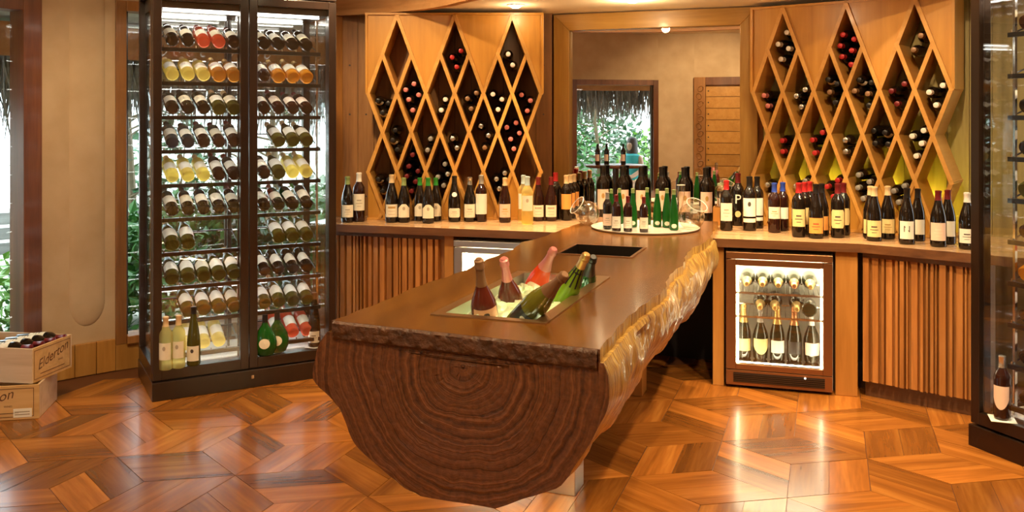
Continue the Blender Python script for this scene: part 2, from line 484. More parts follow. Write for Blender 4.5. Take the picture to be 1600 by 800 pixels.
# windows
def window(name, A, B, z0, z1, mat, st=.06, dep=.12, mid=None, sill=True, inset=.02):
    A = Vector(A); B = Vector(B); d = B-A; L = d.length
    w = thing(name, None, None, (A.x, A.y, 0), math.atan2(d.y, d.x)); w['kind'] = 'structure'
    boxp('stile', (0, -inset, z0), (st, dep, z1), mat, w, .004)
    boxp('stile', (L-st, -inset, z0), (L, dep, z1), mat, w, .004)
    boxp('head', (st, -inset, z1-st), (L-st, dep, z1), mat, w, .004)
    boxp('window_sill', (st, -inset-.02, z0), (L-st, dep, z0+.05), mat, w, .004)
    xs = [st] + ([L*m for m in mid] if mid else []) + [L-st]
    for m in xs[1:-1]: boxp('mullion', (m-.025, 0, z0), (m+.025, dep*.8, z1), mat, w, .003)
    for a, b in zip(xs, xs[1:]):
        boxp('sash', (a, .03, z0+.05), (a+.018, .07, z1-st), M['darksteel'], w)
        boxp('pane', (a+.018, .048, z0+.05), (b, .052, z1-st), M['pane'], w)
    return w
window('window_1', circ(177), circ(155), .13, 2.34, M['jamb'], .11, .14)
w2 = window('window_2', B2, C2, .16, 2.34, M['jambl'], .065, .12)
boxp('panel', (0, -.02, 0), ((C2-B2).length, .1, .16), M['base'], w2)
window('window_3', circ(249.5), circ(228), .1, 2.16, M['jamb'], .08, .14)

# carved plank door in the wall behind the viewer (seen in the mirror)
A = Vector(circ(273)); B = Vector(circ(258)); dd = B-A; L = dd.length
dr = thing('door_1', None, None, (A.x, A.y, 0), math.atan2(dd.y, dd.x)); dr['kind'] = 'structure'
boxp('door_frame', (0, -.05, 0), (.10, .12, 2.2), M['jambl'], dr, .004)
boxp('door_frame', (L-.17, -.05, 0), (L, .12, 2.2), M['jambl'], dr, .004)
boxp('door_frame', (.10, -.05, 2.08), (L-.17, .12, 2.2), M['jamb'], dr, .004)
h = 2.08/12
pm = MB().box((.105, 0, .004), (L-.175, .05, h-.004)).mesh('door_board', M['honeyx'])
boxp('door_backing', (.1, .02, 0), (L-.17, .06, 2.09), M['jamb'], dr)  # backing added to stop daylight showing between the boards
bm = MB().lathe([(.011,0),(.011,.004),(.006,.009),(0,.01)], 8).mesh('stud', M['darksteel'])
for k in range(12):
    put('door_board', pm, dr, (0, random.uniform(-.003,.003), k*h))
    put('stud', bm, dr, (L-.21, 0, k*h + h/2), (R(90), 0, 0))
cm = MB().tube([(.035*math.cos(R(a)), 0, .045*math.sin(R(a))) for a in range(0, 331, 30)], .009, 6).mesh('carving', M['jambl'])
for k in range(18): put('carving', cm, dr, (L-.085 + .012*(-1)**k, -.052, .12 + k*.112), (0, R(35*(-1)**k), 0))

# mirror with its wooden frame
mr = thing('wall_mirror_frame', 'large wall mirror in a wide golden wood frame above the counter', 'mirror', (0, 6.36, 0))
mr.name = 'framed_mirror'
P0, P1, ZT, ZB, FW = -1.79, -.577, 2.232, .885, .118
MB().add([(P0,0-.012,ZB),(P1,-.012,ZB),(P1,-.012,ZT),(P0,-.012,ZT)], [(0,1,2,3)]).build('mirror_glass', M['mirror'], mr)
MB().prism_y([(P0-FW, ZB), (P0, ZB), (P0, ZT), (P0-FW, ZT+FW)], -.06, 0).build('frame_stile', M['frame'], mr, .004)
MB().prism_y([(P1, ZB), (P1+FW, ZB), (P1+FW, ZT+FW), (P1, ZT)], -.06, 0).build('frame_stile', M['frame'], mr, .004)
MB().prism_y([(P0-FW, ZT+FW), (P0, ZT), (P1, ZT), (P1+FW, ZT+FW)], -.06, 0).build('frame_rail', M['framex'], mr, .004)

# downlights: trim ring, lens, the lamp inside and an added point light for the ceiling
def downlight(x, y, z, power, label, aim=None, size=70, blend=.6, col=WARM, glow=.035):
    t = thing('ceiling_downlight', label, 'downlight', (x, y, z), 0, 'recessed ceiling downlights')
    MB().lathe([(.058,0),(.058,-.006),(.045,-.008),(.04,-.002),(.04,.0)], 24).build('trim_ring', M['white'], t)
    MB().lathe([(.041,-.003),(.036,-.014),(.022,-.022),(0,-.025)], 24).build('lens', M['lamp'], t)
    L_ = bpy.data.lights.new('downlight_lamp', 'SPOT'); L_.energy = power; L_.color = col
    L_.spot_size = R(size); L_.spot_blend = blend; L_.shadow_soft_size = .035
    lo = bpy.data.objects.new('lamp', L_); COL.objects.link(lo); lo.parent = t; lo.location = (0, 0, -.035)
    G_ = bpy.data.lights.new('ceiling_fill', 'POINT'); G_.energy = power*glow; G_.color = col; G_.shadow_soft_size = .03  # point light added below the lens to brighten the ceiling
    go = bpy.data.objects.new('glow', G_); COL.objects.link(go); go.parent = t; go.location = (0, 0, -.07)
    if aim:
        d = Vector(aim) - Vector((x, y, z-.02)); lo.rotation_euler = d.to_track_quat('-Z', 'Y').to_euler()
    return t
downlight(-2.0, 5.72, 2.36, 85, 'recessed downlight in cream ceiling above the left diamond rack', (-2.05, 5.55, .9), 62, .9, glow=.016)
downlight(-1.2, 5.72, 2.36, 110, 'recessed downlight in cream ceiling above the mirror frame', (-1.15, 5.6, .9), 80, .9, glow=.06)
downlight(-.35, 5.28, 2.36, 95, 'added unseen downlight in cream ceiling above the right counter bottles', (-.2, 5.6, .9), 62, .9)  # lamp added to balance the left one, set out of view
MAINL = [(-2.7, 4.5, 95, (-2.6, 5.6, .9), 100), (-1.75, 4.5, 60, (-1.9, 5.8, .8), 100), (-.4, 4.6, 60, (-.1, 5.9, .8), 100), (.35, 4.3, 95, (.5, 5.5, .8), 100), (.35, 3.6, 170, (.1, 4.5, 0), 80), (-.1, 2.9, 120, (-.6, 3.8, .4), 80),
         (-2.5, 2.6, 90, (-2.6, 3.2, 0), 90), (-.9, 1.6, 90, (-1.1, 2.6, .5), 80), (-1.2, .6, 130, (-1.6, -.6, 1.6), 110), (-3.2, 3.1, 85, (-3.9, 4.4, .7), 90), (1.3, 3.9, 70, (1.2, 4.8, .8), 100), (-2.4, .9, 60, (-2.8, .3, 1), 100)]  # mostly unseen lamps, added and aimed as general fill
NUM = ['first','second','third','fourth','fifth','sixth','seventh','eighth','ninth','tenth','eleventh','twelfth']
MAINL.sort(key=lambda t: (t[0]+1.17)**2 + (t[1]-6.35)**2)
for k, (x, y, p, aim, sz) in enumerate(MAINL):
    downlight(x, y, HC, p, f'added fill downlight in the main ceiling, {NUM[k]} nearest to the mirror', aim, sz, .8, glow=.018)

# ------------------------------------------------------------------ bottles
PROF = {
 'bordeaux': [(0,.004),(.030,0),(.0362,.005),(.037,.018),(.037,.19),(.0355,.205),(.030,.219),(.0205,.233),(.0155,.245),(.0145,.258),(.0145,.285),(.0158,.287),(.0158,.295),(0,.297)],
 'burgundy': [(0,.004),(.034,0),(.0405,.006),(.041,.02),(.041,.135),(.0385,.162),(.032,.192),(.0225,.224),(.0168,.25),(.0148,.265),(.0148,.287),(.0162,.289),(.0162,.297),(0,.299)],
 'flute': [(0,.004),(.032,0),(.0375,.006),(.038,.02),(.038,.11),(.0355,.155),(.0285,.208),(.0205,.258),(.0158,.293),(.0145,.31),(.0145,.325),(.016,.327),(.016,.333),(0,.335)],
 'champagne': [(0,.004),(.038,0),(.044,.006),(.0445,.02),(.0445,.135),(.0415,.168),(.0325,.205),(.0215,.245),(.0168,.27),(.0155,.288),(.0155,.298),(.0175,.3),(.0175,.307),(.0158,.309),(.0168,.322),(.012,.328),(0,.329)],
 'prestige': [(0,.004),(.034,0),(.042,.008),(.0465,.06),(.048,.11),(.0465,.145),(.040,.172),(.0285,.2),(.0195,.225),(.0155,.25),(.0142,.268),(.0138,.29),(.017,.293),(.017,.302),(.0152,.305),(.016,.32),(0,.325)],
}
CAPZ = {'bordeaux': (.243,.299), 'burgundy': (.248,.301), 'flute': (.295,.337), 'champagne': (.222,.331), 'prestige': (.225,.327)}
LABZ = {'bordeaux': (.055,.150), 'burgundy': (.035,.115), 'flute': (.03,.095), 'champagne': (.045,.115), 'prestige': (.04,.10)}
def rad(kind, z):
    P = PROF[kind]
    for (r0, z0), (r1, z1) in zip(P, P[1:]):
        if z0 <= z <= z1 and z1 > z0: return r0 + (r1-r0)*(z-z0)/(z1-z0)
    return P[3][0]
_cache = {}
def body_me(kind):
    if ('b', kind) not in _cache: _cache['b', kind] = MB().lathe(PROF[kind], 22).mesh('bottle_glass', G['dark'])
    return _cache['b', kind]
def cap_me(kind, long=1.0):
    k = ('c', kind, long)
    if k not in _cache:
        z0, z1 = CAPZ[kind]; z0 = z1 - (z1-z0)*long
        zs = [z0] + [z for _, z in PROF[kind] if z0 < z < z1] + [z1-.003]
        prof = [(rad(kind, z0), z0)] + [(rad(kind, min(z, PROF[kind][-1][1]-.0025)) + .0011, z) for z in zs] + [(.011, z1), (0, z1)]
        _cache[k] = MB().lathe(prof, 18).mesh('capsule', CAP['red'])
    return _cache[k]
def patch(kind, z0, z1, a0, a1, off=.0007, n=10, shape='rect'):
    """a printed patch bent round the bottle; angle 0 faces -y"""
    vs_, fs = [], []; rows = 6
    for i in range(n+1):
        s = i/n; a = a0 + (a1-a0)*s; t = abs(2*s-1)
        top = z1; bot = z0
        if shape == 'arch': top = z1 - (z1-z0)*.30*max(0, (t-.35)/.65)**.8
        if shape == 'round':
            hh = math.sqrt(max(0, 1-t*t)); top = (z0+z1)/2 + (z1-z0)/2*hh; bot = (z0+z1)/2 - (z1-z0)/2*hh
        if shape == 'clip': top = z1 - (z1-z0)*.14*max(0, (t-.8)/.2); bot = z0 + (z1-z0)*.14*max(0, (t-.8)/.2)
        if shape == 'shield': bot = z0 + (z1-z0)*.45*t*t
        for j in range(rows+1):
            z = bot + (top-bot)*j/rows; r = rad(kind, z) + off
            vs_.append((r*math.sin(a), -r*math.cos(a), z))
    for i in range(n):
        for j in range(rows):
            b = i*(rows+1)+j; fs.append((b, b+rows+1, b+rows+2, b+1))
    return vs_, fs
def label_me(kind, z0, z1, half, shape):
    k = ('l', kind, z0, z1, half, shape)
    if k not in _cache: _cache[k] = MB().add(*patch(kind, z0, z1, -half, half, shape=shape), 0, True).mesh('label', M['paper'])
    return _cache[k]
def print_me(kind, bars, key):
    k = ('p', kind, key)
    if k not in _cache:
        mb = MB()
        for z0, z1, a0, a1 in bars: mb.add(*patch(kind, z0, z1, a0, a1, .0013, 4), 0, True)
        _cache[k] = mb.mesh('print', M['ink'])
    return _cache[k]
def text_mesh(body, size, shear=0):
    c = bpy.data.curves.new('lettering', 'FONT'); c.body = body; c.size = size; c.shear = shear; c.align_x = 'CENTER'; c.align_y = 'CENTER'; c.resolution_u = 3
    o = bpy.data.objects.new('lettering', c); COL.objects.link(o)
    dg = bpy.context.evaluated_depsgraph_get(); me = o.evaluated_get(dg).to_mesh()
    vs_ = [tuple(v.co) for v in me.vertices]; fs = [tuple(p.vertices) for p in me.polygons]
    o.evaluated_get(dg).to_mesh_clear(); bpy.data.objects.remove(o); bpy.data.curves.remove(c)
    return vs_, fs
NUM = ['first','second','third','fourth','fifth','sixth','seventh','eighth','ninth','tenth','eleventh','twelfth']
def bottle(kind, glass, cap, label, desc, pos, rot=(0,0,0), group=None, scale=1.0, lz=None, half=1.05, shape='rect', style=None, caplong=1.0, name='wine_bottle', cat='bottle', ink='ink'):
    t = thing(name, desc, cat, pos, group=group, rot=rot)
    t.scale = (scale,)*3
    put('bottle_glass', body_me(kind), t, mat=G[glass])
    if cap: put('capsule', cap_me(kind, caplong), t, mat=CAP[cap])
    if label:
        z0, z1 = lz or LABZ[kind]
        lb = put('label', label_me(kind, z0, z1, half, shape), t, mat=M[label])
        d = z1-z0
        if style == 'lines':
            put('print', print_me(kind, [(z0+d*.58, z0+d*.66, -.35*half, .35*half), (z0+d*.42, z0+d*.46, -.5*half, .5*half), (z0+d*.25, z0+d*.28, -.3*half, .3*half)], (z0, z1, half, 'lines')), lb, mat=M[ink], kind='stuff')
        elif style == 'block':
            put('print', print_me(kind, [(z0+d*.68, z0+d*.84, -.55*half, .55*half), (z0+d*.46, z0+d*.49, -.5*half, .5*half), (z0+d*.2, z0+d*.23, -.5*half, .5*half)], (z0, z1, half, 'block')), lb, mat=M[ink], kind='stuff')
        elif style == 'crest':
            mb = MB(); cz = z0 + d*.68
            k = ('crest', kind, z0, z1)
            if k not in _cache:
                mb.add(*patch(kind, cz-d*.13, cz+d*.13, -.24, .24, .0013, 8, 'round'), 0, True)
                _cache[k] = mb.mesh('print', M['ink'])
            put('print', _cache[k], lb, mat=M[ink], kind='stuff')
        elif style and style.startswith('text:'):
            vs_, fs = text_mesh(style[5:], d*.5)
            r = rad(kind, (z0+z1)/2) + .0014
            me = MB().add([(r*math.sin(x/r), -r*math.cos(x/r), z0 + d*.55 + y) for x, y, _ in vs_], fs).mesh('lettering', M[ink])
            put('lettering', me, lb)
    return t

# ------------------------------------------------------------------ tall glass wine cabinets
CW, CD, CHT = 1.07, .60, 2.40
def cabinet(name, label, org, ang, frame_mat, base_mat):
    t = thing(name, label, 'wine cabinet', (org[0], org[1], 0), R(ang))
    pz = .105
    boxp('base', (-.004, -.01, 0), (CW+.004, CD, pz), base_mat, t, .004)
    boxp('base_lock', (.545, -.016, .055), (.56, -.01, .075), M['chrome'], t)
    boxp('floor_panel', (.03, .03, pz), (CW-.03, CD-.03, .165), frame_mat, t)
    boxp('floor_tray', (.06, .12, .165), (CW-.06, CD-.08, .172), M['white'], t)
    boxp('top', (0, 0, 2.315), (CW, CD, CHT), frame_mat, t, .004)
    boxp('top_panel', (.03, .045, 2.225), (CW-.03, CD-.03, 2.315), frame_mat, t)
    pw = .045
    for x in (0, CW-pw):
        boxp('post', (x, .04, pz), (x+pw, .04+pw, 2.315), frame_mat, t, .003)
        boxp('post', (x, CD-pw, pz), (x+pw, CD, 2.315), frame_mat, t, .003)
        boxp('side_rail', (x, .04+pw, pz), (x+pw, CD-pw, .185), frame_mat, t)
    boxp('back_rail', (pw, CD-pw, pz), (CW-pw, CD, .185), frame_mat, t)
    boxp('back_post', (CW/2-.02, CD-.03, .185), (CW/2+.02, CD, 2.225), frame_mat, t)
    boxp('side_pane', (.018, .085, .185), (.024, CD-pw, 2.225), M['cabpane'], t)
    boxp('side_pane', (CW-.024, .085, .185), (CW-.018, CD-pw, 2.225), M['cabpane'], t)
    boxp('back_pane', (pw, CD-.024, .185), (CW-pw, CD-.018, 2.225), M['cabpane'], t)
    # two framed glass doors
    for k in range(2):
        x0 = .002 + k*(CW/2); x1 = x0 + CW/2 - .004
        d = thing('door', None, None, (0, 0, 0)); d.parent = t
        boxp('door_stile', (x0, 0, pz+.008), (x0+.048, .036, 2.31), frame_mat, d, .003)
        boxp('door_stile', (x1-.048, 0, pz+.008), (x1, .036, 2.31), frame_mat, d, .003)
        boxp('door_rail', (x0+.048, 0, pz+.008), (x1-.048, .036, pz+.068), frame_mat, d, .003)
        boxp('door_rail', (x0+.048, 0, 2.262), (x1-.048, .036, 2.31), frame_mat, d, .003)
        boxp('door_pane', (x0+.048, .015, pz+.068), (x1-.048, .021, 2.262), M['cabpane'], d)
    # led strip under the top at the front, second glowing strip at the rear
    for y in (.10, .46):
        boxp('led_strip', (.07, y, 2.212), (.50, y+.012, 2.222), M['led'], t)
        boxp('led_strip', (.56, y, 2.212), (.99, y+.012, 2.222), M['led'], t)
    return t
SHZ = [1.992 - .196*i for i in range(10)]
def racks(t, cols, rows=SHZ):
    up = {}
    for (x0, x1) in cols:
        for x in (x0+.006, x1-.012):
            boxp('upright', (x-.006, .36, .172), (x+.006, .385, 2.2), M['blackrail'], t)
            boxp('upright', (x-.006, .09, .172), (x+.006, .105, 2.2), M['chrome'], t)
        L = x1-x0
        rail = MB().box((0, .055, -.014), (L, .078, .008)).mesh('shelf_rail', M['blackrail'])
        back = MB().box((0, .30, .086), (L, .312, .094)).mesh('rear_rail', M['blackrail'])
        led = MB().box((.01, .08, -.010), (L-.01, .09, -.004)).mesh('shelf_led', M['ledsoft'])
        arm = MB().tube([(0, .066, 0), (0, .31, .085)], .004, 6).mesh('shelf_arm', M['blackrail'])
        peg = MB().tube([(0, .06, .006), (0, .06, .022)], .004, 6).mesh('peg', M['chrome'])
        for z in rows:
            r = put('shelf_rail', rail, t, (x0, 0, z))
            put('rear_rail', back, t, (x0, 0, z))
            put('shelf_led', led, t, (x0, 0, z))
            for xx in (.004, L-.004): put('shelf_arm', arm, r, (xx, 0, 0))
            for k in range(int(L/.087)): put('peg', peg, r, (.018 + .087*k, 0, 0))
CABO = (-3.584, 4.071); CABA = 49.0
cabL = cabinet('wine_cabinet', 'tall dark glass-fronted wine cabinet with two doors in front of the left windows', CABO, CABA, M['darkwood'], M['darkwood'])
racks(cabL, [(.05, .505), (.555, .985)])
def cab_world(x, y, z, org, ang):
    c, s = math.cos(R(ang)), math.sin(R(ang))
    return (org[0] + c*x - s*y, org[1] + s*x + c*y, z)
# rows as photographed: one letter for each slot, '.' is an empty slot
ROWL = ['ddRRm', 'ggGaa', 'dddoo', 'bbmmm', 'gggmm', 'ddddde'[:5], 'oo...', 'ooooo', '.oooo', '.ggg.']
ROWR = ['dddd', 'maaa', 'mmmm', '.ooo', 'mogg', 'dddd', '.ooo', 'wwww', 'oooo', '.RRR']
LET = {'d': ('dark', 'black', 'dark', 'bordeaux'), 'R': ('rose', 'pink', 'rose', 'bordeaux'), 'm': ('darkred', 'darkred', 'dark red', 'bordeaux'), 'g': ('gold', 'tan', 'golden', 'bordeaux'), 'G': ('gold', 'white', 'pale golden', 'bordeaux'),
       'a': ('amber', 'gold', 'amber', 'burgundy'), 'o': ('olive', 'tan', 'olive green', 'burgundy'), 'b': ('blue', 'black', 'blue-black', 'bordeaux'), 'w': ('dark', 'cork', 'dark white-labelled', 'bordeaux')}
def cab_bottles(rows, x0, org, ang, door, which):
    for i, row in enumerate(rows):
        for k, ch in enumerate(row):
            if ch == '.': continue
            g, c, word, kind = LET[ch]
            pos = cab_world(x0 + .087*k, .072, SHZ[i] + .047, org, ang)
            bottle(kind, g, c, 'paperw' if (i+k) % 3 else 'paper', f'{word} bottle lying {NUM[k]} from left on {NUM[i]} shelf, {door} of {which}', pos,
                   (R(-69 + random.uniform(-1.5, 1.5)), 0, R(ang + random.uniform(-2, 2))), 'bottles lying in the ' + which, lz=(.052, .138), half=1.15, shape='arch' if i in (7, 8) else 'rect')
cab_bottles(ROWL, .118, CABO, CABA, 'left door', 'left cabinet')
cab_bottles(ROWR, .645, CABO, CABA, 'right door', 'left cabinet')
for i in (0, 5, 7, 8): # sixth bottles half hidden behind the door stile
    g, c, word, kind = LET['o' if i > 6 else 'd']
    bottle(kind, g, c, 'paper', f'{word} bottle lying sixth from left on {NUM[i]} shelf, left door of left cabinet', cab_world(.118+.087*4+.03+.05, .075, SHZ[i]+.047, CABO, CABA), (R(-69), 0, R(CABA)), 'bottles lying in the left cabinet', lz=(.062,.165), half=1.15) if False else None
STG = 'bottles standing on the cabinet floors'
p = at(259, 577, .172); bottle('bordeaux', 'pale', 'tan', 'paper', 'clear golden wine bottle standing at the left end of the left cabinet floor', (p.x, p.y, .172), (0,0,R(25)), STG, lz=(.06,.155), style='crest', ink='inkgrey')
p = at(279, 574, .172); bottle('bordeaux', 'pale', 'tan', 'paper', 'clear golden wine bottle standing second from left on the left cabinet floor', (p.x, p.y, .172), (0,0,R(25)), STG, lz=(.06,.155), style='crest', ink='inkgrey')
p = at(302.5, 570, .172); bottle('flute', 'olive', 'black', 'paper', 'olive fluted bottle with green leaf label standing on the left cabinet floor', (p.x, p.y, .172), (0,0,R(25)), STG, lz=(.03,.115), style='crest', ink='ink')
def bocksbeutel(pos, desc):
    t = thing('flask_bottle', desc, 'bottle', pos, group=STG, rot=(0,0,R(30))); t.scale = (1, .58, 1)
    FP = [(.052,.012),(.068,.05),(.07,.085),(.06,.125),(.038,.16)]
    def rb_(z):
        for (r0, z0), (r1, z1) in zip(FP, FP[1:]):
            if z0 <= z <= z1: return r0 + (r1-r0)*(z-z0)/(z1-z0)
        return .06
    MB().lathe([(0,.003),(.03,0),(.052,.012),(.068,.05),(.07,.085),(.06,.125),(.038,.16),(.02,.185),(.0155,.2),(.0145,.235),(.016,.237),(.016,.245),(0,.247)], 22).build('bottle_glass', G['green'], t)
    MB().add([(x_, -math.sqrt(max(0, rb_(z_)**2 - x_*x_))-.004, z_) for x_, z_ in [(0,.08)] + [(.032*math.cos(R(a)), .08+.03*math.sin(R(a))) for a in range(0,360,20)]], [(0, 1+i, 1+(i+1)%18) for i in range(18)]).build('label', M['paper'], t)
    MB().lathe([(.0165,.2),(.0165,.247),(0,.248)], 16).build('capsule', CAP['black'], t)
p = at(414, 556, .172); bocksbeutel((p.x, p.y, .172), 'green flask-shaped bottle behind the middle stile on left cabinet floor')
p = at(433, 551, .172); bocksbeutel((p.x, p.y, .172), 'green flask-shaped bottle with heart label standing by pink bottles in left cabinet')
p = at(491, 541, .172); bottle('flute', 'dark', 'brown', 'paperw', 'dark slim bottle standing at the right end of the left cabinet floor', (p.x, p.y, .172), (0,0,R(25)), STG, scale=1.0, lz=(.03,.10), style='lines')
boxp('paper_card', (-.045, -.045, 0), (.045, .045, .002), M['paperw'], None, label='small white paper card under the slim bottle in left cabinet', cat='card').location = (p.x, p.y, .1705)

CABO2 = (.649, 4.871); CABA2 = -48.5
cabR = cabinet('wine_cabinet', 'tall bronze glass-fronted wine cabinet cut off by the right edge', CABO2, CABA2, M['bronze'], M['bronze'])
racks(cabR, [(.16, .505), (.555, .90)])
SH2 = ['m..', '...', 'dm.', 'dd.', 'o..', 'm..', 'aR.', 'dm.', 'm..', 'd..']
cab_bottles(SH2, .24, CABO2, CABA2, 'left door', 'right cabinet')
p = at(1566, 655, .172); bottle('bordeaux', 'darkred', 'silver', 'paperp', 'dark bottle with torn pale label standing on right cabinet floor', (p.x, p.y, .175), (0,0,R(-20)), STG, shape='shield', lz=(.05,.16))
boxp('paper_card', (-.055, -.055, 0), (.055, .055, .002), M['paperw'], None, label='white paper card under the bottle in the right cabinet', cat='card').location = (p.x, p.y, .1725)

# ------------------------------------------------------------------ diamond racks
ZT, DZ, DX, JX = 2.315, .275, .1008, .0075
def node(j, k): return Vector((JX + DX*j, ZT - DZ*k))
RDEP = .27
def diamond_rack(label, org, ang):
    t = thing('diamond_wine_rack', label, 'wine rack', (org[0], org[1], 0), R(ang))
    def slat(a, b, y0):
        A, B = node(*a), node(*b); d = (B-A).normalized(); n = Vector((-d.y, d.x))*.0125; A = A - d*.012; B = B + d*.012
        P = [A-n, B-n, B+n, A+n]
        zc = lambda p: (p.x, max(.884, p.y))
        MB().prism_y([zc(p) for p in P], y0, RDEP+y0).build('slat', M['honeyx'], t, .0015)
    E = 5.19
    for c in (2, 0, -2, -4, 4, 6, 8, 10):       # falling to the right, j-k = c
        k0 = 0 if c in (2, 6, 10) else (1 if c in (0, 4, 8) else -c)
        k1 = min(E, 12-c)
        slat((c+k0, k0), (c+k1, k1), 0)
    for s in (2, 6, 10, 4, 8, 12, 14, 16):      # falling to the left, j+k = s
        k0 = 0 if s in (2, 6, 10) else (1 if s in (4, 8, 12) else s-12)
        k1 = min(E, s)
        slat((s-k0, k0), (s-k1, k1), .003)
    def panel(pts): 
        MB().prism_y([(p.x, p.y) for p in pts], .012, .03).build('panel', M['honey'], t)
    W = JX*2 + DX*12
    panel([node(2,0), node(0,2)*1, Vector((0, node(0,2).y)), Vector((0, ZT))][::-1])
    panel([node(6,0), node(4,2), node(2,0)][::-1]); panel([node(10,0), node(8,2), node(6,0)][::-1])
    panel([Vector((W, ZT)), Vector((W, node(0,2).y)), node(12,2), node(10,0)][::-1])
    for j in range(0, 13, 2):
        a, l, r = node(j,4), node(max(0, j-1.19),E), node(min(12, j+1.19),E)
        panel([a, l, r] if j not in (0, 12) else ([a, Vector((a.x, l.y)), r] if j == 0 else [a, l, Vector((a.x, r.y))]))
    for x0, x1 in ((-.012, .006), (W-.006, W+.012)):
        boxp('side_board', (x0, 0, node(0,2).y), (x1, RDEP, ZT), M['honey'], t, .002)
    boxp('top_board', (-.012, 0, ZT), (W+.012, RDEP, ZT+.015), M['honey'], t)
    boxp('base_board', (0, .005, .881), (W, RDEP, .897), M['honeyx'], t)
    return t
RL_O, RL_A = (-3.046, 5.562), 19.5
RR_O, RR_A = (-.488, 6.171), -17.5
rackL = diamond_rack('honey wood diamond wine rack left of the mirror', RL_O, RL_A)
rackR = diamond_rack('honey wood diamond wine rack right of the mirror', RR_O, RR_A)
# yellow uplight strip behind the right rack
MB().box((.04, .285, .895), (1.05, .305, .905)).build('uplight_strip', emitter('yellow led strip', (.95, .92, .07), 330), None, loc_=(RR_O[0], RR_O[1], 0), rot=(0,0,R(RR_A)),
    label='yellow light strip glowing behind the right diamond rack', cat='light strip')
CAPW = {'red':'red-capped', 'white':'white-capped', 'silver':'silver-capped', 'black':'black-capped', 'pink':'pink-capped', 'brown':'brown-capped', 'darkred':'dark red-capped', 'grey':'grey-capped', 'copper':'copper-capped'}
RACKL = {'red': [(706,89),(720,79),(713,104)], 'white': [(794,84),(801,101),(695,155),(689,172),(770,147),(784,155),(778,171)],
 'pink': [(633,140),(646,131),(653,148),(638,155),(644,172),(815,148),(829,157),(824,173),(792,199),(807,190),(812,208),(798,218),(803,235)],
 'brown': [(745,145),(730,154),(736,171),(757,231)], 'silver': [(751,197),(763,212),(789,271),(776,281),(780,298),(707,217),(714,236),(701,273)],
 'darkred': [(644,242),(638,260),(652,268),(635,276),(648,285),(642,303)], 'grey': [(667,235),(672,217),(695,259),(692,299),(688,281)],
 'black': [(590,160),(603,162),(597,178),(613,218),(620,234),(616,205),(590,290),(604,285),(597,305)]}
RACKR = {'white': [(1226,50),(1211,63),(1227,74),(1217,92),(1473,132),(1451,144),(1461,164),(1443,203),(1423,213),(1439,224),(1430,244)],
 'red': [(1315,22),(1321,40),(1306,52),(1326,59),(1311,71),(1317,89),(1219,221),(1221,241),(1266,219),(1283,207),(1272,239),(1305,283),(1292,292),(1300,313)],
 'brown': [(1437,55),(1425,77),(1296,142),(1332,130),(1355,137)], 'pink': [(1192,151),(1194,170)],
 'silver': [(1242,150),(1257,140),(1249,167),(1320,219),(1319,241),(1197,290),(1200,309),(1240,295),(1257,283)],
 'black': [(1290,121),(1308,129),(1302,160),(1346,127),(1360,119),(1356,157),(1364,206),(1372,216),(1369,233),(1378,225)],
 'darkred': [(1391,142),(1412,131),(1399,162)], 'grey': [(1340,274),(1354,285),(1341,294),(1346,313),(1394,302),(1401,321),(1412,291)]}
def fill_rack(spec, org, ang, which):
    c, s = math.cos(R(ang)), math.sin(R(ang)); n = Vector((-s, c, 0))
    items = []
    for cap, pts in spec.items():
        for u, v in pts:
            P = on_plane(u, v, Vector((org[0], org[1], 0)) + n*.02, n)
            x = (P.x-org[0])*c + (P.y-org[1])*s; z = P.z
            a, k = (x-JX)/DX, (ZT-z)/DZ
            best = min(((j, r) for r in range(1, 5) for j in (([2,6,10] if r == 1 else range(1,12,2)) if r != 3 else range(2,11,2))), key=lambda t: abs(a-t[0]) + abs(k-t[1]))
            f = abs(a-best[0]) + abs(k-best[1])
            if f > .52:
                a = best[0] + (a-best[0])*.52/f; k = best[1] + (k-best[1])*.52/f
            items.append([best, ZT-DZ*k, JX+DX*a, cap])
    cells = {}
    for it in items: cells.setdefault(it[0], []).append(it)
    for (j, r), L in cells.items():
        # keep neighbours in one diamond from sinking into each other
        for _ in range(30):
            for i in range(len(L)):
                for q in range(i):
                    dx, dz = L[i][2]-L[q][2], L[i][1]-L[q][1]; d = math.hypot(dx, dz) or 1e-4
                    if d < .0725:
                        m = (.0725-d)/2/d
                        L[i][2] += dx*m; L[i][1] += dz*m; L[q][2] -= dx*m; L[q][1] -= dz*m
            for it in L:
                a, k = (it[2]-JX)/DX - j, (ZT-it[1])/DZ - r; f = abs(a)+abs(k)
                if f > .56: it[2] = JX + DX*(j + a*.56/f); it[1] = ZT - DZ*(r + k*.56/f)
        L.sort(key=lambda t: -t[1])
        row = [2,6,10] if r == 1 else (list(range(2,11,2)) if r == 3 else list(range(1,12,2)))
        for i, (b, z, x, cap) in enumerate(L):
            dep = .022 + .012*((i*7+j) % 3)
            P = (org[0] + c*x - s*(dep+.297), org[1] + s*x + c*(dep+.297), z)
            pl = 'only one' if len(L) == 1 else ('topmost' if i == 0 else ('lowest' if i == len(L)-1 else NUM[i] + ' from top'))
            bottle('bordeaux', 'dark', cap, 'paper' if (i+j) % 2 and cap in ('black','silver') else None, f'{CAPW[cap]} bottle, {pl}, in {NUM[row.index(j)]} diamond of {NUM[r-1]} row, {which}', P,
                   (R(90), 0, R(ang)), 'bottles lying in the ' + which, scale=.97, lz=(.21,.232) if cap == 'black' else (.07,.16), half=1.3)
fill_rack(RACKL, RL_O, RL_A, 'left rack')
fill_rack(RACKR, RR_O, RR_A, 'right rack')

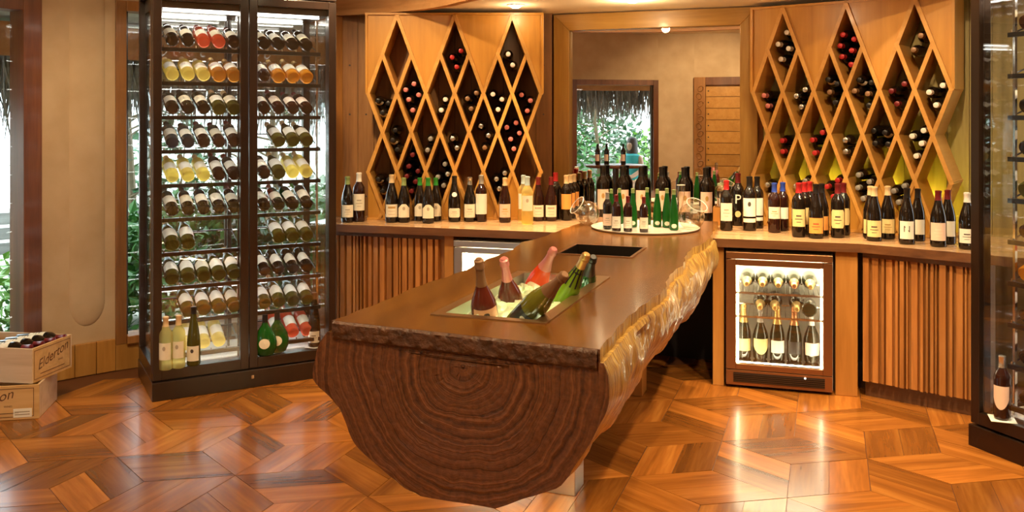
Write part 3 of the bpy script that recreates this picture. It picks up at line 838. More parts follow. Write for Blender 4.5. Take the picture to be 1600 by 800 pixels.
# ------------------------------------------------------------------ counter and its cabinets
CF = [(-3.36, 5.272), (.167, 5.459), (.715, 5.26), (1.28, 5.05)]
cpoly = CF + [(1.40, 5.915), (-.3, 6.452), (-.43, 6.345), (-1.96, 6.345), (-2.02, 6.235), (-3.36, 5.76)]
mb = MB(); n = len(cpoly)
mb.add([(x,y,.83) for x,y in cpoly] + [(x,y,.88) for x,y in cpoly], [tuple(range(n,2*n))], 0)
mb.add([(x,y,.83) for x,y in cpoly] + [(x,y,.88) for x,y in cpoly], [tuple(range(n-1,-1,-1))] + [(i,(i+1)%n,n+(i+1)%n,n+i) for i in range(n)], 1)
mb.build('counter_worktop', [M['counter'], M['counteredge']], None, label='long brown wooden counter top running along the back wall', cat='counter')
def fluted(label, org, ang, L, seed, back=.42, toe=.09):
    rnd = random.Random(seed)
    t = thing('fluted_cabinet', label, 'cabinet', (org[0], org[1], 0), R(ang))
    boxp('body', (0, .035, toe), (L, back, .83), M['plank'], t)
    boxp('toe_kick', (0, .06, 0), (L, back, toe), M['counteredge'], t)
    boxp('top_rail', (0, .012, .80), (L, .04, .83), M['counteredge'], t)
    x = .0
    ws = [.012, .020, .028, .038]
    while x < L-.045:
        w = rnd.choice(ws); g = rnd.choice([.006, .009, .012]); d = rnd.choice([0, .006, .012])
        P = [(x, .036), (x+.003, d), (x+w-.003, d), (x+w, .036)]
        MB().prism([(a, b) for a, b in P], toe+.005, .80).build('slat', M['flute'], t)
        x += w + g
    return t
def along(k):  # front line of the main counter
    A, B = Vector(CF[0]), Vector(CF[1]); return A + (B-A)*((k-A.x)/(B.x-A.x))
a0 = math.degrees(math.atan2(CF[1][1]-CF[0][1], CF[1][0]-CF[0][0]))
a1 = math.degrees(math.atan2(CF[2][1]-CF[1][1], CF[2][0]-CF[1][0]))
o = along(-3.33); fluted('fluted wooden cabinet under the left counter beside the glass cabinet', (o.x, o.y+.03), a0, .965, 3, .42)
o = Vector(CF[1]); d1 = (Vector(CF[2])-Vector(CF[1])).normalized(); nn = Vector((-d1.y, d1.x))
o = o + nn*.025 + d1*.0; fluted('fluted wooden cabinet under the right counter beside the lit fridge', (o.x, o.y), a1, .60, 11, .42)
def oakpost(x0, x1, label):
    o = along(x0); t = put('cabinet_panel', MB().box((0, .03, 0), (x1-x0, .5, .83)).mesh('cabinet_panel', M['oak']), None, (o.x, o.y, 0), (0,0,R(a0)), bevel=.003, label=label, cat='panel')
oakpost(-2.362, -2.298, 'narrow wooden upright panel left of the steel fridge')
oakpost(-.655, -.590, 'narrow wooden upright panel left of the lit champagne fridge')
oakpost(.035, .155, 'wide plain wooden upright panel right of the lit champagne fridge')
boxp('wall_knee_shade', (-1.66, 6.0, 0), (-.66, 6.05, .83), M['black'], kind='structure')  # black sheet stands in for the deep shade under the counter

def fridge(label, x, fm, dm, H=.805):
    o = along(x); w, dp = .602, .5
    t = thing('undercounter_fridge', label, 'fridge', (o.x, o.y+.012, 0), R(a0))
    wi = plain('fridge liner', (.92,.88,.78), .35)
    boxp('side_wall', (0, .035, .02), (.03, dp, H), wi, t); boxp('side_wall', (w-.03, .035, .02), (w, dp, H), wi, t)
    boxp('back_wall', (.03, dp-.03, .02), (w-.03, dp, H), wi, t); boxp('roof', (.03, .035, H-.03), (w-.03, dp-.03, H), wi, t)
    boxp('bottom', (.03, .035, .02), (w-.03, dp-.03, .135), wi, t)
    x0, x1, z0, z1 = .06, w-.055, .145, .725
    d = thing('door', None, None); d.parent = t
    boxp('door_stile', (.003, -.005, .112), (x0, .033, H-.045), fm, d, .003); boxp('door_stile', (x1, -.005, .112), (w-.003, .033, H-.045), fm, d, .003)
    boxp('door_rail', (x0, -.005, .112), (x1, .033, z0), fm, d, .003); boxp('door_rail', (x0, -.005, z1), (x1, .033, H-.045), fm, d, .003)
    boxp('door_handle', (.003, -.014, H-.04), (w-.003, .033, H), fm, d, .003)
    boxp('door_pane', (x0, .012, z0), (x1, .018, z1), M['cabpane'], d)
    boxp('vent_panel', (.003, 0, .018), (w-.003, .034, .107), fm, t, .002)
    boxp('vent_recess', (.045, -.003, .035), (w-.045, .003, .092), M['black'], t)
    for k in range(5): boxp('vent_slat', (.045, -.006, .038+.011*k), (w-.045, -.001, .043+.011*k), dm, t)
    boxp('status_light', (.445, -.008, .085), (.452, -.005, .092), M['led'], t)
    boxp('led_strip', (.062, .05, z0), (.074, .062, z1), M['fled'], t); boxp('led_strip', (w-.066, .05, z0), (w-.058, .062, z1), M['fled_fill'], t)  # left strip is the fridge's own; right one added to brighten the bottles
    boxp('led_strip', (x0, .045, .140), (x1, .055, .146), M['fled_fill'], t)  # strip added behind the lip to light the bottles from below
    boxp('led_strip', (x0, .12, H-.04), (x1, .30, H-.032), M['fled_fill'], t)  # roof strip added to brighten the interior
    boxp('mirror_floor', (.035, .06, .135), (w-.035, dp-.04, .139), M['chrome'], t)
    wr_ = MB().tube([(0,.05,0),(0,dp-.06,0)], .0022, 5).mesh('wire', M['chrome'])
    for z in (.555, .415):
        sh = boxp('shelf_front', (.04, .045, z-.006), (w-.04, .055, z+.006), M['chrome'], t)
        boxp('shelf_back', (.04, dp-.07, z-.004), (w-.04, dp-.06, z+.004), M['chrome'], sh)
        for k in range(20): put('wire', wr_, sh, (.05+.0265*k, 0, z))
    return t
M['fled_fill'] = emitter('fridge roof led', (1, .88, .6), 20)
M['fled'] = emitter('warm fridge led', (1, .86, .55), 17)
fridgeR = fridge('bronze glass-door champagne fridge lit inside under right counter', -.580, M['copper'], M['darksteel'])
fridgeL = fridge('steel glass-door fridge behind the island under the left counter', -2.292, M['steel'], M['darksteel'])
def fr_world(x, y, z): 
    o = along(-.580); c, s = math.cos(R(a0)), math.sin(R(a0)); return (o.x + c*x - s*y, o.y + .012 + s*x + c*y, z)
FG = 'champagne bottles in the lit fridge'
for k, cp in enumerate(('gold','gold','gold','copper','gold')):
    bottle('champagne', 'champ', cp, 'paper', f'champagne bottle lying {NUM[k]} from left on the upper fridge shelf', fr_world(.118+.091*k, .40, .605), (R(90), 0, R(a0)), FG, lz=(.05,.125), half=1.5, name='champagne_bottle')
for k, (x, cp) in enumerate(((.195,'gold'), (.28,'gold'), (.405,'gold'))):
    bottle('champagne', 'champ', cp, None, f'champagne bottle lying {NUM[k]} from left on the lower fridge shelf', fr_world(x, .42, .465), (R(90), 0, R(a0)), FG, name='champagne_bottle')
bottle('champagne', 'champ', None, None, 'champagne bottle on lower fridge shelf with its base to the front', fr_world(.475, .1, .465), (R(-90), 0, R(a0)), FG, name='champagne_bottle')
for k, (kind, cp, lb, sh) in enumerate((('champagne','gold','papery','rect'), ('prestige','grey','papery','shield'), ('champagne','gold','paperw','rect'), ('champagne','copper','paperk','rect'), ('prestige','white','paperp','rect'))):
    bottle(kind, 'champ', cp, lb, f'champagne bottle standing {NUM[k]} from left on the fridge floor', fr_world(.098+.098*k, .17, .140), (0, 0, R(a0+8)), FG, lz=(.05,.125) if k != 1 else (.035,.13), shape=sh, name='champagne_bottle', scale=.98)

# ------------------------------------------------------------------ the log island
PF = Vector((-1.565, 2.623, 0)); NF = Vector((.07, 1, 0)).normalized()
OUT = [(511,506),(498,537),(488,579),(489,595),(499,606),(511,616),(522,628),(532,642),(540,660),(546,679),(552,691),(559,700),(570,711),(582,721),(606,742),(632,763),(658,776),(700,783),(742,789),(774,795),(790,790),(816,780),(847,771),(874,762),(886,748),(895,732),(908,714),(921,695),(929,679),(937,663),(945,650),(950,637),(952,624),(952,611),(950,585),(942,561),(934,547)]
pts = [on_plane(u, v, PF, NF) for u, v in OUT]
sec = [(p.x, min(p.z, .885)) for p in pts]
sec[0] = (sec[0][0], .8801); sec[-1] = (sec[-1][0], .8801)
# resample evenly
def resample(P, n):
    P = [Vector(p) for p in P]; ds = [0]
    for a, b in zip(P, P[1:]): ds.append(ds[-1] + (b-a).length)
    out = []
    for k in range(n):
        s = ds[-1]*k/(n-1); i = max(0, min(len(P)-2, next((m for m in range(len(ds)-1) if ds[m+1] >= s), len(P)-2)))
        t = (s-ds[i])/max(1e-9, ds[i+1]-ds[i]); out.append(P[i].lerp(P[i+1], t))
    return out
NS = 84
sec = resample(sec, NS)
PC, ZC = -1.08, .80
Q0, Q1, NQ = 2.59, 5.34, 120
def wob(i, q):
    s = i/(NS-1)
    return (.009*math.sin(q*3.1+s*7) + .007*math.sin(q*7.3+s*19+1) + .006*math.sin(q*17+s*41) + .0035*math.sin(q*39+s*23+math.sin(q*9)*2) + .0025*math.sin(q*61 - s*90)) * min(1, (q-Q0)*5)
def mix_edge(L, q):
    for (q0, a), (q1, b) in zip(L, L[1:]):
        if q0 <= q <= q1: return a + (b-a)*(q-q0)/(q1-q0)
    return L[0][1] if q < L[0][0] else L[-1][1]
EL = [(2.59,-1.565),(3.02,-1.552),(3.2,-1.562),(3.372,-1.553),(3.482,-1.535),(3.747,-1.523),(4.0,-1.54),(4.339,-1.530),(4.5,-1.56),(4.624,-1.575),(4.803,-1.533),(5.234,-1.524),(5.552,-1.510),(5.96,-1.50)]
ER = [(2.558,-.636),(2.737,-.639),(2.958,-.647),(3.175,-.639),(3.349,-.625),(3.54,-.610),(3.75,-.640),(3.962,-.649),(4.15,-.632),(4.45,-.668),(4.74,-.670),(4.849,-.644),(5.066,-.631),(5.477,-.651),(5.96,-.684)]
mb = MB(); vs_, fs = [], []
for k in range(NQ+1):
    q = Q0 + (Q1-Q0)*k/NQ
    for i, p in enumerate(sec):
        d = Vector((p.x-PC, p.y-ZC)); L = d.length; d = d/L
        w = wob(i, q) if 2 < i < NS-3 else 0
        x, z = p.x + d.x*w, min(p.y + d.y*w, .88)
        # follow the live edge near the top
        tt = max(0, 1-(.88-z)/.3)
        if i < NS/2: x += (mix_edge(EL, q) - EL[0][1])*tt
        else: x += (mix_edge(ER, q) - ER[0][1])*tt
        y = q - (.07*(x-PC) if k == 0 else .07*(x-PC)*max(0, 1-(q-Q0)*3))
        vs_.append((x, y, z))
for k in range(NQ):
    for i in range(NS-1):
        a = k*NS+i; fs.append((a, a+1, a+NS+1, a+NS))
mb.add(vs_, fs, 1, True)
front = vs_[:NS]
# front face: rings of vertices shrinking to the heart so that growth rings get real relief
NR = 46; cv = []; cf = []
for r in range(NR+1):
    t = 1 - r/NR
    for i, (x, y, z) in enumerate(front):
        zc = ZC + .02
        X, Z = PC + (x-PC)*t, zc + (z-zc)*t
        s = i/(NS-1)
        ring = .0009*math.sin(t*78 + 1.4*math.sin(s*9+t*4)) + .0009*math.sin(t*133+s*5)
        h = ring*min(1, (1-t)*12)*min(1, t*6) + .004*random.uniform(-1,1)*(random.random() < .05)
        cv.append((X, y + (PC + (x-PC) - X)*.07 - h, Z))
for r in range(NR):
    for i in range(NS-1):
        a = r*NS+i; cf.append((a, a+NS, a+NS+1, a+1))
    a = r*NS; cf.append((a+NS-1, a+2*NS-1, a+NS, a))
mb.add(cv, cf, 0, True)
# closing faces: top and back
b = NQ*NS; mb.add(vs_[b:], [tuple(range(NS))], 1)

def endgrain():
    m, nt, b, l = new_mat('log end grain')
    tc = nt.nodes.new('ShaderNodeTexCoord'); mp = nt.nodes.new('ShaderNodeMapping')
    mp.inputs['Location'].default_value = (-PC, 0, -(ZC+.02)); mp.inputs['Scale'].default_value = (1, 0, 1.0)
    l.new(tc.outputs['Object'], mp.inputs['Vector'])
    nz = nt.nodes.new('ShaderNodeTexNoise'); nz.inputs['Scale'].default_value = 5; nz.inputs['Detail'].default_value = 6
    l.new(tc.outputs['Object'], nz.inputs['Vector'])
    ln = nt.nodes.new('ShaderNodeVectorMath'); ln.operation = 'LENGTH'; l.new(mp.outputs[0], ln.inputs[0])
    ad = nt.nodes.new('ShaderNodeMath'); ad.operation = 'MULTIPLY_ADD'; ad.inputs[1].default_value = .09
    l.new(nz.outputs[0], ad.inputs[0]); l.new(ln.outputs['Value'], ad.inputs[2])
    n1 = nt.nodes.new('ShaderNodeTexNoise'); n1.noise_dimensions = '1D'; n1.inputs['Scale'].default_value = 60; n1.inputs['Detail'].default_value = 5; n1.inputs['Roughness'].default_value = .65
    l.new(ad.outputs[0], n1.inputs['W'])
    n2 = nt.nodes.new('ShaderNodeTexNoise'); n2.inputs['Scale'].default_value = 60; n2.inputs['Detail'].default_value = 5
    l.new(tc.outputs['Object'], n2.inputs['Vector'])
    mx = nt.nodes.new('ShaderNodeMix'); mx.data_type = 'FLOAT'; mx.inputs[0].default_value = .35
    l.new(n1.outputs[0], mx.inputs[2]); l.new(n2.outputs[0], mx.inputs[3])
    rp = ramp(nt, [(.32, (.052,.017,.007)), (.5, (.15,.054,.019)), (.68, (.27,.105,.04))])
    l.new(mx.outputs[0], rp.inputs[0]); l.new(rp.outputs[0], b.inputs['Base Color'])
    bp = nt.nodes.new('ShaderNodeBump'); bp.inputs['Strength'].default_value = .55; bp.inputs['Distance'].default_value = .012
    l.new(mx.outputs[0], bp.inputs['Height']); l.new(bp.outputs[0], b.inputs['Normal'])
    b.inputs['Roughness'].default_value = .34
    return m
def bark():
    m, nt, b, l = new_mat('lamplit gold bark')  # gold of the lamplight on the bark is put into the colour
    tc = nt.nodes.new('ShaderNodeTexCoord'); mp = nt.nodes.new('ShaderNodeMapping'); mp.inputs['Scale'].default_value = (12, 55, 5)
    mp.inputs['Rotation'].default_value = (R(25), 0, 0)
    l.new(tc.outputs['Object'], mp.inputs['Vector'])
    n1 = nt.nodes.new('ShaderNodeTexNoise'); n1.inputs['Scale'].default_value = 1; n1.inputs['Detail'].default_value = 6; n1.inputs['Distortion'].default_value = .8
    l.new(mp.outputs[0], n1.inputs['Vector'])
    rp = ramp(nt, [(.3, (.18,.07,.012)), (.5, (.44,.24,.045)), (.7, (.68,.45,.11))]); l.new(n1.outputs[0], rp.inputs[0]); l.new(rp.outputs[0], b.inputs['Base Color'])
    bp = nt.nodes.new('ShaderNodeBump'); bp.inputs['Strength'].default_value = .7; bp.inputs['Distance'].default_value = .02
    l.new(n1.outputs[0], bp.inputs['Height']); l.new(bp.outputs[0], b.inputs['Normal'])
    b.inputs['Roughness'].default_value = .35; b.inputs['Coat Weight'].default_value = .3
    return m
isl = thing('log_island', 'island counter carved from one halved log with live edges', 'island', (0, 0, 0))
mb.build('log_body', [endgrain(), bark()], isl)
# worktop slab with the two cut-outs
BIN = (-1.25, -.922, 2.842, 3.685); SNK = (-1.263, -.910, 4.278, 4.608)
qs = sorted(set([2.59 + (5.95-2.59)*k/70 for k in range(71)] + [BIN[2], BIN[3], SNK[2], SNK[3]]))
cols = [SNK[0], BIN[0], BIN[1], SNK[1]]
mb = MB(); top = {}; bot = {}; V = []
def vtx(x, y, z): V.append((x, y, z)); return len(V)-1
for a, q in enumerate(qs):
    xs = [mix_edge(EL, q) + .004*math.sin(q*31), *cols, mix_edge(ER, q) + .004*math.sin(q*37)]
    for c, x in enumerate(xs):
        y = q - .07*(x-PC)*max(0, 1-(q-Q0)*4.5)
        top[a, c] = vtx(x, y, .92); bot[a, c] = vtx(x, y, .8805)
T_, S_ = [], []
for a in range(len(qs)-1):
    m_ = (qs[a]+qs[a+1])/2
    for c in range(5):
        hole = (BIN[2] < m_ < BIN[3] and c == 2) or (SNK[2] < m_ < SNK[3] and 1 <= c <= 3)
        if not hole:
            T_.append((top[a,c], top[a,c+1], top[a+1,c+1], top[a+1,c])); S_.append((bot[a+1,c], bot[a+1,c+1], bot[a,c+1], bot[a,c]))
    S_.append((bot[a,5], bot[a+1,5], top[a+1,5], top[a,5])); S_.append((bot[a+1,0], bot[a,0], top[a,0], top[a+1,0]))
e = len(qs)-1
mb.v = V
for f in T_: mb.f.append(list(f)); mb.m.append(0); mb.sm.append(False)
for f in S_: mb.f.append(list(f)); mb.m.append(1 if False else 2); mb.sm.append(False)
for c in range(5):
    mb.f.append([bot[0,c], bot[0,c+1], top[0,c+1], top[0,c]]); mb.m.append(1); mb.sm.append(False)
    mb.f.append([bot[e,c+1], bot[e,c], top[e,c], top[e,c+1]]); mb.m.append(0); mb.sm.append(False)
mb.build('worktop', [M['slab'], M['slabend'], bark()], isl)
# rough lip at the front of the slab
mb = MB(); vs_, fs = [], []; NL, NH = 110, 8
for i in range(NL+1):
    x = EL[0][1] + .004 + (ER[0][1]-EL[0][1]-.008)*i/NL
    for j in range(NH+1):
        z = .92 - .062*j/NH
        y = Q0 - .07*(x-PC) - .003 - (.006*random.random() if 0 < j < NH else 0) - (.003 if 0 < j < NH else -.004)
        vs_.append((x, y, z - (.004*random.random() if j == NH else 0)))
for i in range(NL):
    for j in range(NH):
        a = i*(NH+1)+j; fs.append((a, a+1, a+NH+2, a+NH+1))
mb.add(vs_, fs, 0, True); mb.build('front_lip', M['slabend'], isl)
for q in (3.72, 5.15):
    boxp('post', (-1.16, q-.07, 0), (-1.01, q+.07, .5), M['oak'] if q > 4 else M['steel'], isl, .003)
MB().box((-1.12, 2.72, .372), (-1.02, 3.3, .382)).build('led_strip', emitter('under log led', (1, .74, .36), 40), isl)

# ice well and sink let into the worktop
def basin(name, label, cat, B, rim, depth, rim_mat, in_mat, lip=0.0):
    t = thing(name, label, cat, (0, 0, 0))
    x0, x1, y0, y1 = B; ox0, ox1, oy0, oy1 = rim
    z0 = .921; zt = .9245
    vs_ = [(ox0,oy0,zt),(ox1,oy0,zt),(ox1,oy1,zt),(ox0,oy1,zt),(x0,y0,zt-lip),(x1,y0,zt-lip),(x1,y1,zt-lip),(x0,y1,zt-lip),(ox0,oy0,.9203),(ox1,oy0,.9203),(ox1,oy1,.9203),(ox0,oy1,.9203)]
    MB().add(vs_, [(0,1,5,4),(1,2,6,5),(2,3,7,6),(3,0,4,7),(8,9,1,0),(9,10,2,1),(10,11,3,2),(11,8,0,3)]).build('rim', rim_mat, t)
    zb = .92-depth
    MB().add([(x0,y0,zb),(x1,y0,zb),(x1,y1,zb),(x0,y1,zb),(x0,y0,zt-lip),(x1,y0,zt-lip),(x1,y1,zt-lip),(x0,y1,zt-lip)], [(0,1,2,3),(0,4,5,1),(1,5,6,2),(2,6,7,3),(3,7,4,0)]).build('bowl', in_mat, t)
    return t
bz = basin('ice_well', 'sunken bronze-rimmed ice well in the island top, glowing with ice', 'ice well', BIN, (-1.292, -.876, 2.805, 3.722), .16, plain('bronze rim', (.34,.2,.09), .32, .8), M['steel'])
sk = basin('bar_sink', 'small dark rectangular sink let into the island top', 'sink', SNK, (-1.278, -.895, 4.262, 4.624), .20, M['copper'], plain('dark sink', (.03,.022,.016), .3, .6))

# ------------------------------------------------------------------ ice and the bottles in it
M['ice'] = None
m, nt, b, l = new_mat('crushed ice'); nt.nodes.remove(b)
o1 = nt.nodes['Material Output']; d1_ = nt.nodes.new('ShaderNodeBsdfTranslucent'); d1_.inputs[0].default_value = (.93,.97,.80,1)
d2_ = nt.nodes.new('ShaderNodeBsdfDiffuse'); d2_.inputs[0].default_value = (.85,.9,.74,1); g_ = nt.nodes.new('ShaderNodeBsdfGlossy'); g_.inputs['Roughness'].default_value = .1
mx1 = nt.nodes.new('ShaderNodeMixShader'); mx1.inputs[0].default_value = .4; mx2 = nt.nodes.new('ShaderNodeMixShader'); mx2.inputs[0].default_value = .08
l.new(d1_.outputs[0], mx1.inputs[1]); l.new(d2_.outputs[0], mx1.inputs[2]); l.new(mx1.outputs[0], mx2.inputs[1]); l.new(g_.outputs[0], mx2.inputs[2]); l.new(mx2.outputs[0], o1.inputs[0])
M['ice'] = m
rnd = random.Random(5); mb = MB()
for k in range(720):
    x = rnd.uniform(BIN[0]+.015, BIN[1]-.015); y = rnd.uniform(BIN[2]+.015, BIN[3]-.015); z = .868 + rnd.uniform(-.02, .022) + .012*math.sin(x*23)*math.sin(y*17)
    s = rnd.uniform(.008, .015)
    rm = Matrix.Rotation(rnd.uniform(0,6), 3, 'X') @ Matrix.Rotation(rnd.uniform(0,6), 3, 'Y')
    c8 = [rm @ Vector((a*s*rnd.uniform(.8,1.2), b_*s*rnd.uniform(.8,1.2), c*s)) + Vector((x,y,z)) for a in (-1,1) for b_ in (-1,1) for c in (-1,1)]
    mb.add(c8, [(0,1,3,2),(4,6,7,5),(0,4,5,1),(2,3,7,6),(0,2,6,4),(1,5,7,3)])
mb.build('ice_cubes', M['ice'], None, label='crushed ice glowing pale green in the ice well', cat='ice', kind='stuff')
boxp('well_light', (BIN[0]+.03, BIN[2]+.03, .765), (BIN[1]-.03, BIN[3]-.03, .770), emitter('ice well light', (.93, 1, .62), 11), None, label='light panel glowing beneath the ice in the well', cat='light')

def lean(tip, foot):
    """rotation that carries the bottle axis from foot to tip"""
    return (Vector(tip)-Vector(foot)).to_track_quat('Z', 'Y')
def tilted(kind, glass, cap, label, desc, uf, vf, zf, ut, vt, L, rz, **kw):
    """bottle with its foot at photo point (uf,vf) on level zf; its tip L away seen at (ut,vt)"""
    F = at(uf, vf, zf); o = Vector((0,0,EYE)); d = ray(ut, vt).normalized()
    # point on the tip ray at distance L from the foot (nearer to upright one)
    w = o - F; bq = w.dot(d); c = w.dot(w) - L*L; disc = max(0, bq*bq - c)
    cands = [o + d*(-bq + s*math.sqrt(disc)) for s in (-1, 1)]
    T = cands[kw.pop('pick', 0)]
    ax = (T-F).normalized()
    # spin so that the label faces the viewer
    z = ax; y = (F - o).normalized(); y = (y - z*y.dot(z)).normalized(); x = y.cross(z)
    mtx = Matrix((x, y, z)).transposed() @ Matrix.Rotation(R(rz), 3, 'Z')
    return bottle(kind, glass, cap, label, desc, F, mtx.to_euler(), **kw)
CH = dict(group='champagne bottles standing in the ice', name='champagne_bottle')
tilted('prestige', 'pinkdark', 'brown', 'paperc', 'dark bottle with copper label and brown foil at front of ice well', 762, 533, .80, 748, 405, .325, 8, style='crest', lz=(.085,.15), **CH)
tilted('prestige', 'pinkdark', 'pink', 'paperc', 'dark rose bottle with pink foil and round copper label in ice', 804, 507, .79, 787, 404, .325, 25, lz=(.09,.15), half=.75, shape='round', **CH)
tilted('champagne', 'orange', 'pink', 'paperp', 'orange-red rose bottle leaning at the back of the ice well', 822, 476, .80, 863, 394, .31, 0, lz=(.10,.16), half=.9, shape='round', **CH)
tilted('champagne', 'olivelight', 'brown', 'paperk', 'olive champagne bottle with black label lying low across ice', 806, 508, .87, 881, 431, .32, 0, lz=(.035,.115), half=1.0, style='crest', ink='paperw', **CH)
t = tilted('champagne', 'lime', 'gold', None, 'bright green champagne bottle leaning right with gold cork', 866, 495, .82, 917, 397, .33, 0, caplong=.6, **CH)
put('neck_band', label_me('champagne', .185, .264, 3.13, 'rect'), t, mat=CAP['black'])
tilted('champagne', 'green', 'black', 'gold' if False else None, 'dark green champagne bottle leaning behind the bright green one', 905, 470, .82, 925, 408, .30, 0, **CH)

# ------------------------------------------------------------------ bottles on the counter
def face(x, y): return math.atan2(-(0-x), (0-y)) + math.pi  # label (-y side) towards the viewer
def stand(kind, g, c, lb, u, v, htop, desc, grp, z=.8803, turn=0, **kw):
    P = at(u, v-2, z)
    Hn = PROF[kind][-1][1]
    H = (v-htop)*(-sn*P.x + cs*P.y)/FPX
    sc = max(.72, min(1.3, H/Hn))
    ang = math.atan2(P.x, P.y)
    return bottle(kind, g, c, lb, desc, (P.x, P.y, z), (0, 0, -ang + R(turn)), grp, scale=sc, **kw)
GL = 'bottles on the left counter'
stand('burgundy','dark','lgreen','paper', 543, 349, 278, 'dark bottle with green cap at far left of the counter', GL, style='lines', ink='inkgrey')
stand('bordeaux','darkred','white','paper', 561, 348, 272, 'dark bottle with white cap and red band second from left on counter', GL, lz=(.07,.17), style='lines', ink='inkgrey')
stand('burgundy','dark','tan','paper', 612, 349, 275, 'dark bottle with tan cap and brown block on its label', GL, style='block', ink='inkgold')
stand('burgundy','dark','lgreen','paper', 631, 349, 280, 'dark bottle with pale green cap and domed label', GL, shape='arch', lz=(.035,.125), style='crest', ink='inkgrey')
stand('burgundy','dark','green','paper', 656, 347, 280, 'green-capped bottle with domed label, left of three on left counter', GL, shape='arch', lz=(.035,.125), style='crest', ink='inkgrey')
stand('burgundy','dark','green','paper', 669, 350.5, 280, 'green-capped bottle with domed label, front middle of three', GL, shape='arch', lz=(.035,.125), style='crest', ink='inkgrey')
stand('burgundy','dark','green','paper', 681, 347, 280, 'green-capped bottle with domed label, right of three on left counter', GL, shape='arch', lz=(.035,.125), style='crest', ink='inkgrey')
t = stand('burgundy','dark','black','paper', 710, 348, 277, 'dark bottle with neck medallion and low cream label', GL, lz=(.03,.09), shape='clip', style='lines', ink='inkgrey')
put('neck_medallion', label_me('burgundy', .165, .195, .5, 'round'), t, mat=M['paperw'])
stand('burgundy','dark','silver','paper', 734, 348, 279, 'slim dark bottle with silver cap on the left counter', GL, lz=(.03,.12), style='lines', ink='inkgrey')
stand('bordeaux','darkred','grey','paperw', 752, 348, 276, 'dark bottle with tall blank white label on left counter', GL, lz=(.05,.18), half=1.2)
stand('burgundy','darkred','tan','paperp', 789, 349, 280, 'dark bottle with tan cap and pink-lettered label', GL, lz=(.035,.125), style='lines', ink='papero')
stand('bordeaux','pale','lblue','paperw', 818, 347, 276, 'clear golden bottle with blue cap, rear one of two', GL, lz=(.08,.18))
stand('bordeaux','pale','lblue','paper', 824, 352, 278, 'clear golden bottle with pale blue cap and crest label in front', GL, lz=(.085,.18), style='crest', ink='inkgrey')
stand('burgundy','darkred','darkred','paper', 841, 347, 279, 'dark bottle with dark red cap right of the clear bottles', GL, lz=(.03,.11), style='block', ink='inkgrey')
stand('burgundy','darkred','darkred','paper', 861, 347, 279, 'dark bottle with red cap in front of red-topped bottle', GL, lz=(.03,.11), style='block', ink='inkgrey')
stand('bordeaux','dark','red',None, 868, 344, 272, 'plain dark bottle with bright red cap behind the red-capped one', GL)
for k, (u, v, tp) in enumerate(((885, 346, 276), (891, 343, 275), (897, 340, 274))):
    stand('bordeaux','dark','tan','papero', u, v, tp, f'dark bottle with tan cap and orange label, {NUM[k]} from front beside mirror frame', 'orange-labelled bottles by the mirror frame', lz=(.075,.175), caplong=1.0)
GM = 'magnum bottles in front of the mirror'
for k, u in enumerate((942, 973, 1002, 1034, 1069, 1103)):
    P = on_plane(u, 300, (0, 6.285, 0), (0, 1, 0))
    t = bottle('bordeaux','dark','black','paperp', f'large dark magnum with pink pictorial label, {NUM[k]} from left before mirror', (P.x, P.y, .8803), (0,0,R(16)), GM, scale=1.24, lz=(.05,.165), half=1.0, style='crest', ink='inkgold')
GR = 'bottles on the right counter'
t = stand('bordeaux','dark','red','paper', 1135, 362, 284, 'dark bottle with red cap, white collar and tall cream label', GR, lz=(.06,.165), style='lines', ink='inkgrey')
put('collar', label_me('bordeaux', .243, .257, 3.13, 'rect'), t, mat=M['paperw'])
t = stand('bordeaux','dark','darkred', None, 1153, 354, 273, 'black bottle printed with a large white letter P', GR)
vs_, fs = text_mesh('P', .075); r_ = .0378
t2 = put('lettering', MB().add([(r_*math.sin(x/r_), -r_*math.cos(x/r_), .15+y) for x, y, _ in vs_], fs).mesh('lettering', M['paperw']), t)
put('round_seal', label_me('bordeaux', .05, .085, .45, 'round'), t, mat=M['papery']); put('neck_label', label_me('bordeaux', .262, .285, 1.0, 'rect'), t, mat=M['paperw'])
t = stand('bordeaux','dark','black','paperw', 1183, 358, 278, 'dark bottle with sketch label, rear of the pair', GR, lz=(.075,.175))
put('label', label_me('bordeaux', .045, .065, 1.05, 'rect'), t, mat=M['paperw'])
t = stand('bordeaux','dark','black','paperw', 1171, 362, 278, 'dark bottle with sketch label and white stripe, front of pair', GR, lz=(.08,.18), style='crest', ink='ink')
put('label', label_me('bordeaux', .048, .069, 1.05, 'rect'), t, mat=M['paperw'])
stand('bordeaux','darkred','blue','paperw', 1223, 362, 287, 'blue-capped dark bottle behind the other blue-capped bottle', GR, lz=(.075,.145))
stand('bordeaux','darkred','blue','paper', 1210, 365, 288, 'blue-capped dark bottle with cream label in front', GR, lz=(.085,.155), style='lines', ink='inkgold')
stand('bordeaux','dark','red','papery', 1257, 368, 287, 'red-capped dark bottle, middle of three with yellow labels', GR, lz=(.06,.155))
stand('bordeaux','dark','red','papery', 1265, 366, 286, 'red-capped dark bottle, rear right of three with yellow labels', GR, lz=(.06,.155))
stand('bordeaux','dark','red','papery', 1248, 372, 288, 'red-capped dark bottle, front of three with yellow labels', GR, lz=(.06,.155), style='lines', ink='ink')
stand('burgundy','dark','black','papero', 1284, 370, 289, 'dark bottle with orange label, rear of the pair', GR, lz=(.035,.115))
stand('burgundy','dark','black','papero', 1275, 374, 290, 'dark bottle with orange label, front of the pair', GR, lz=(.03,.115), style='lines', ink='inkred')
stand('bordeaux','dark','darkred','papery', 1318, 369, 288, 'dark bottle with clipped yellow label, rear of the pair', GR, lz=(.06,.155), shape='clip')
stand('bordeaux','dark','darkred','papery', 1309, 373, 289, 'dark bottle with clipped yellow label, front of the pair', GR, lz=(.055,.155), shape='clip', style='lines', ink='ink')
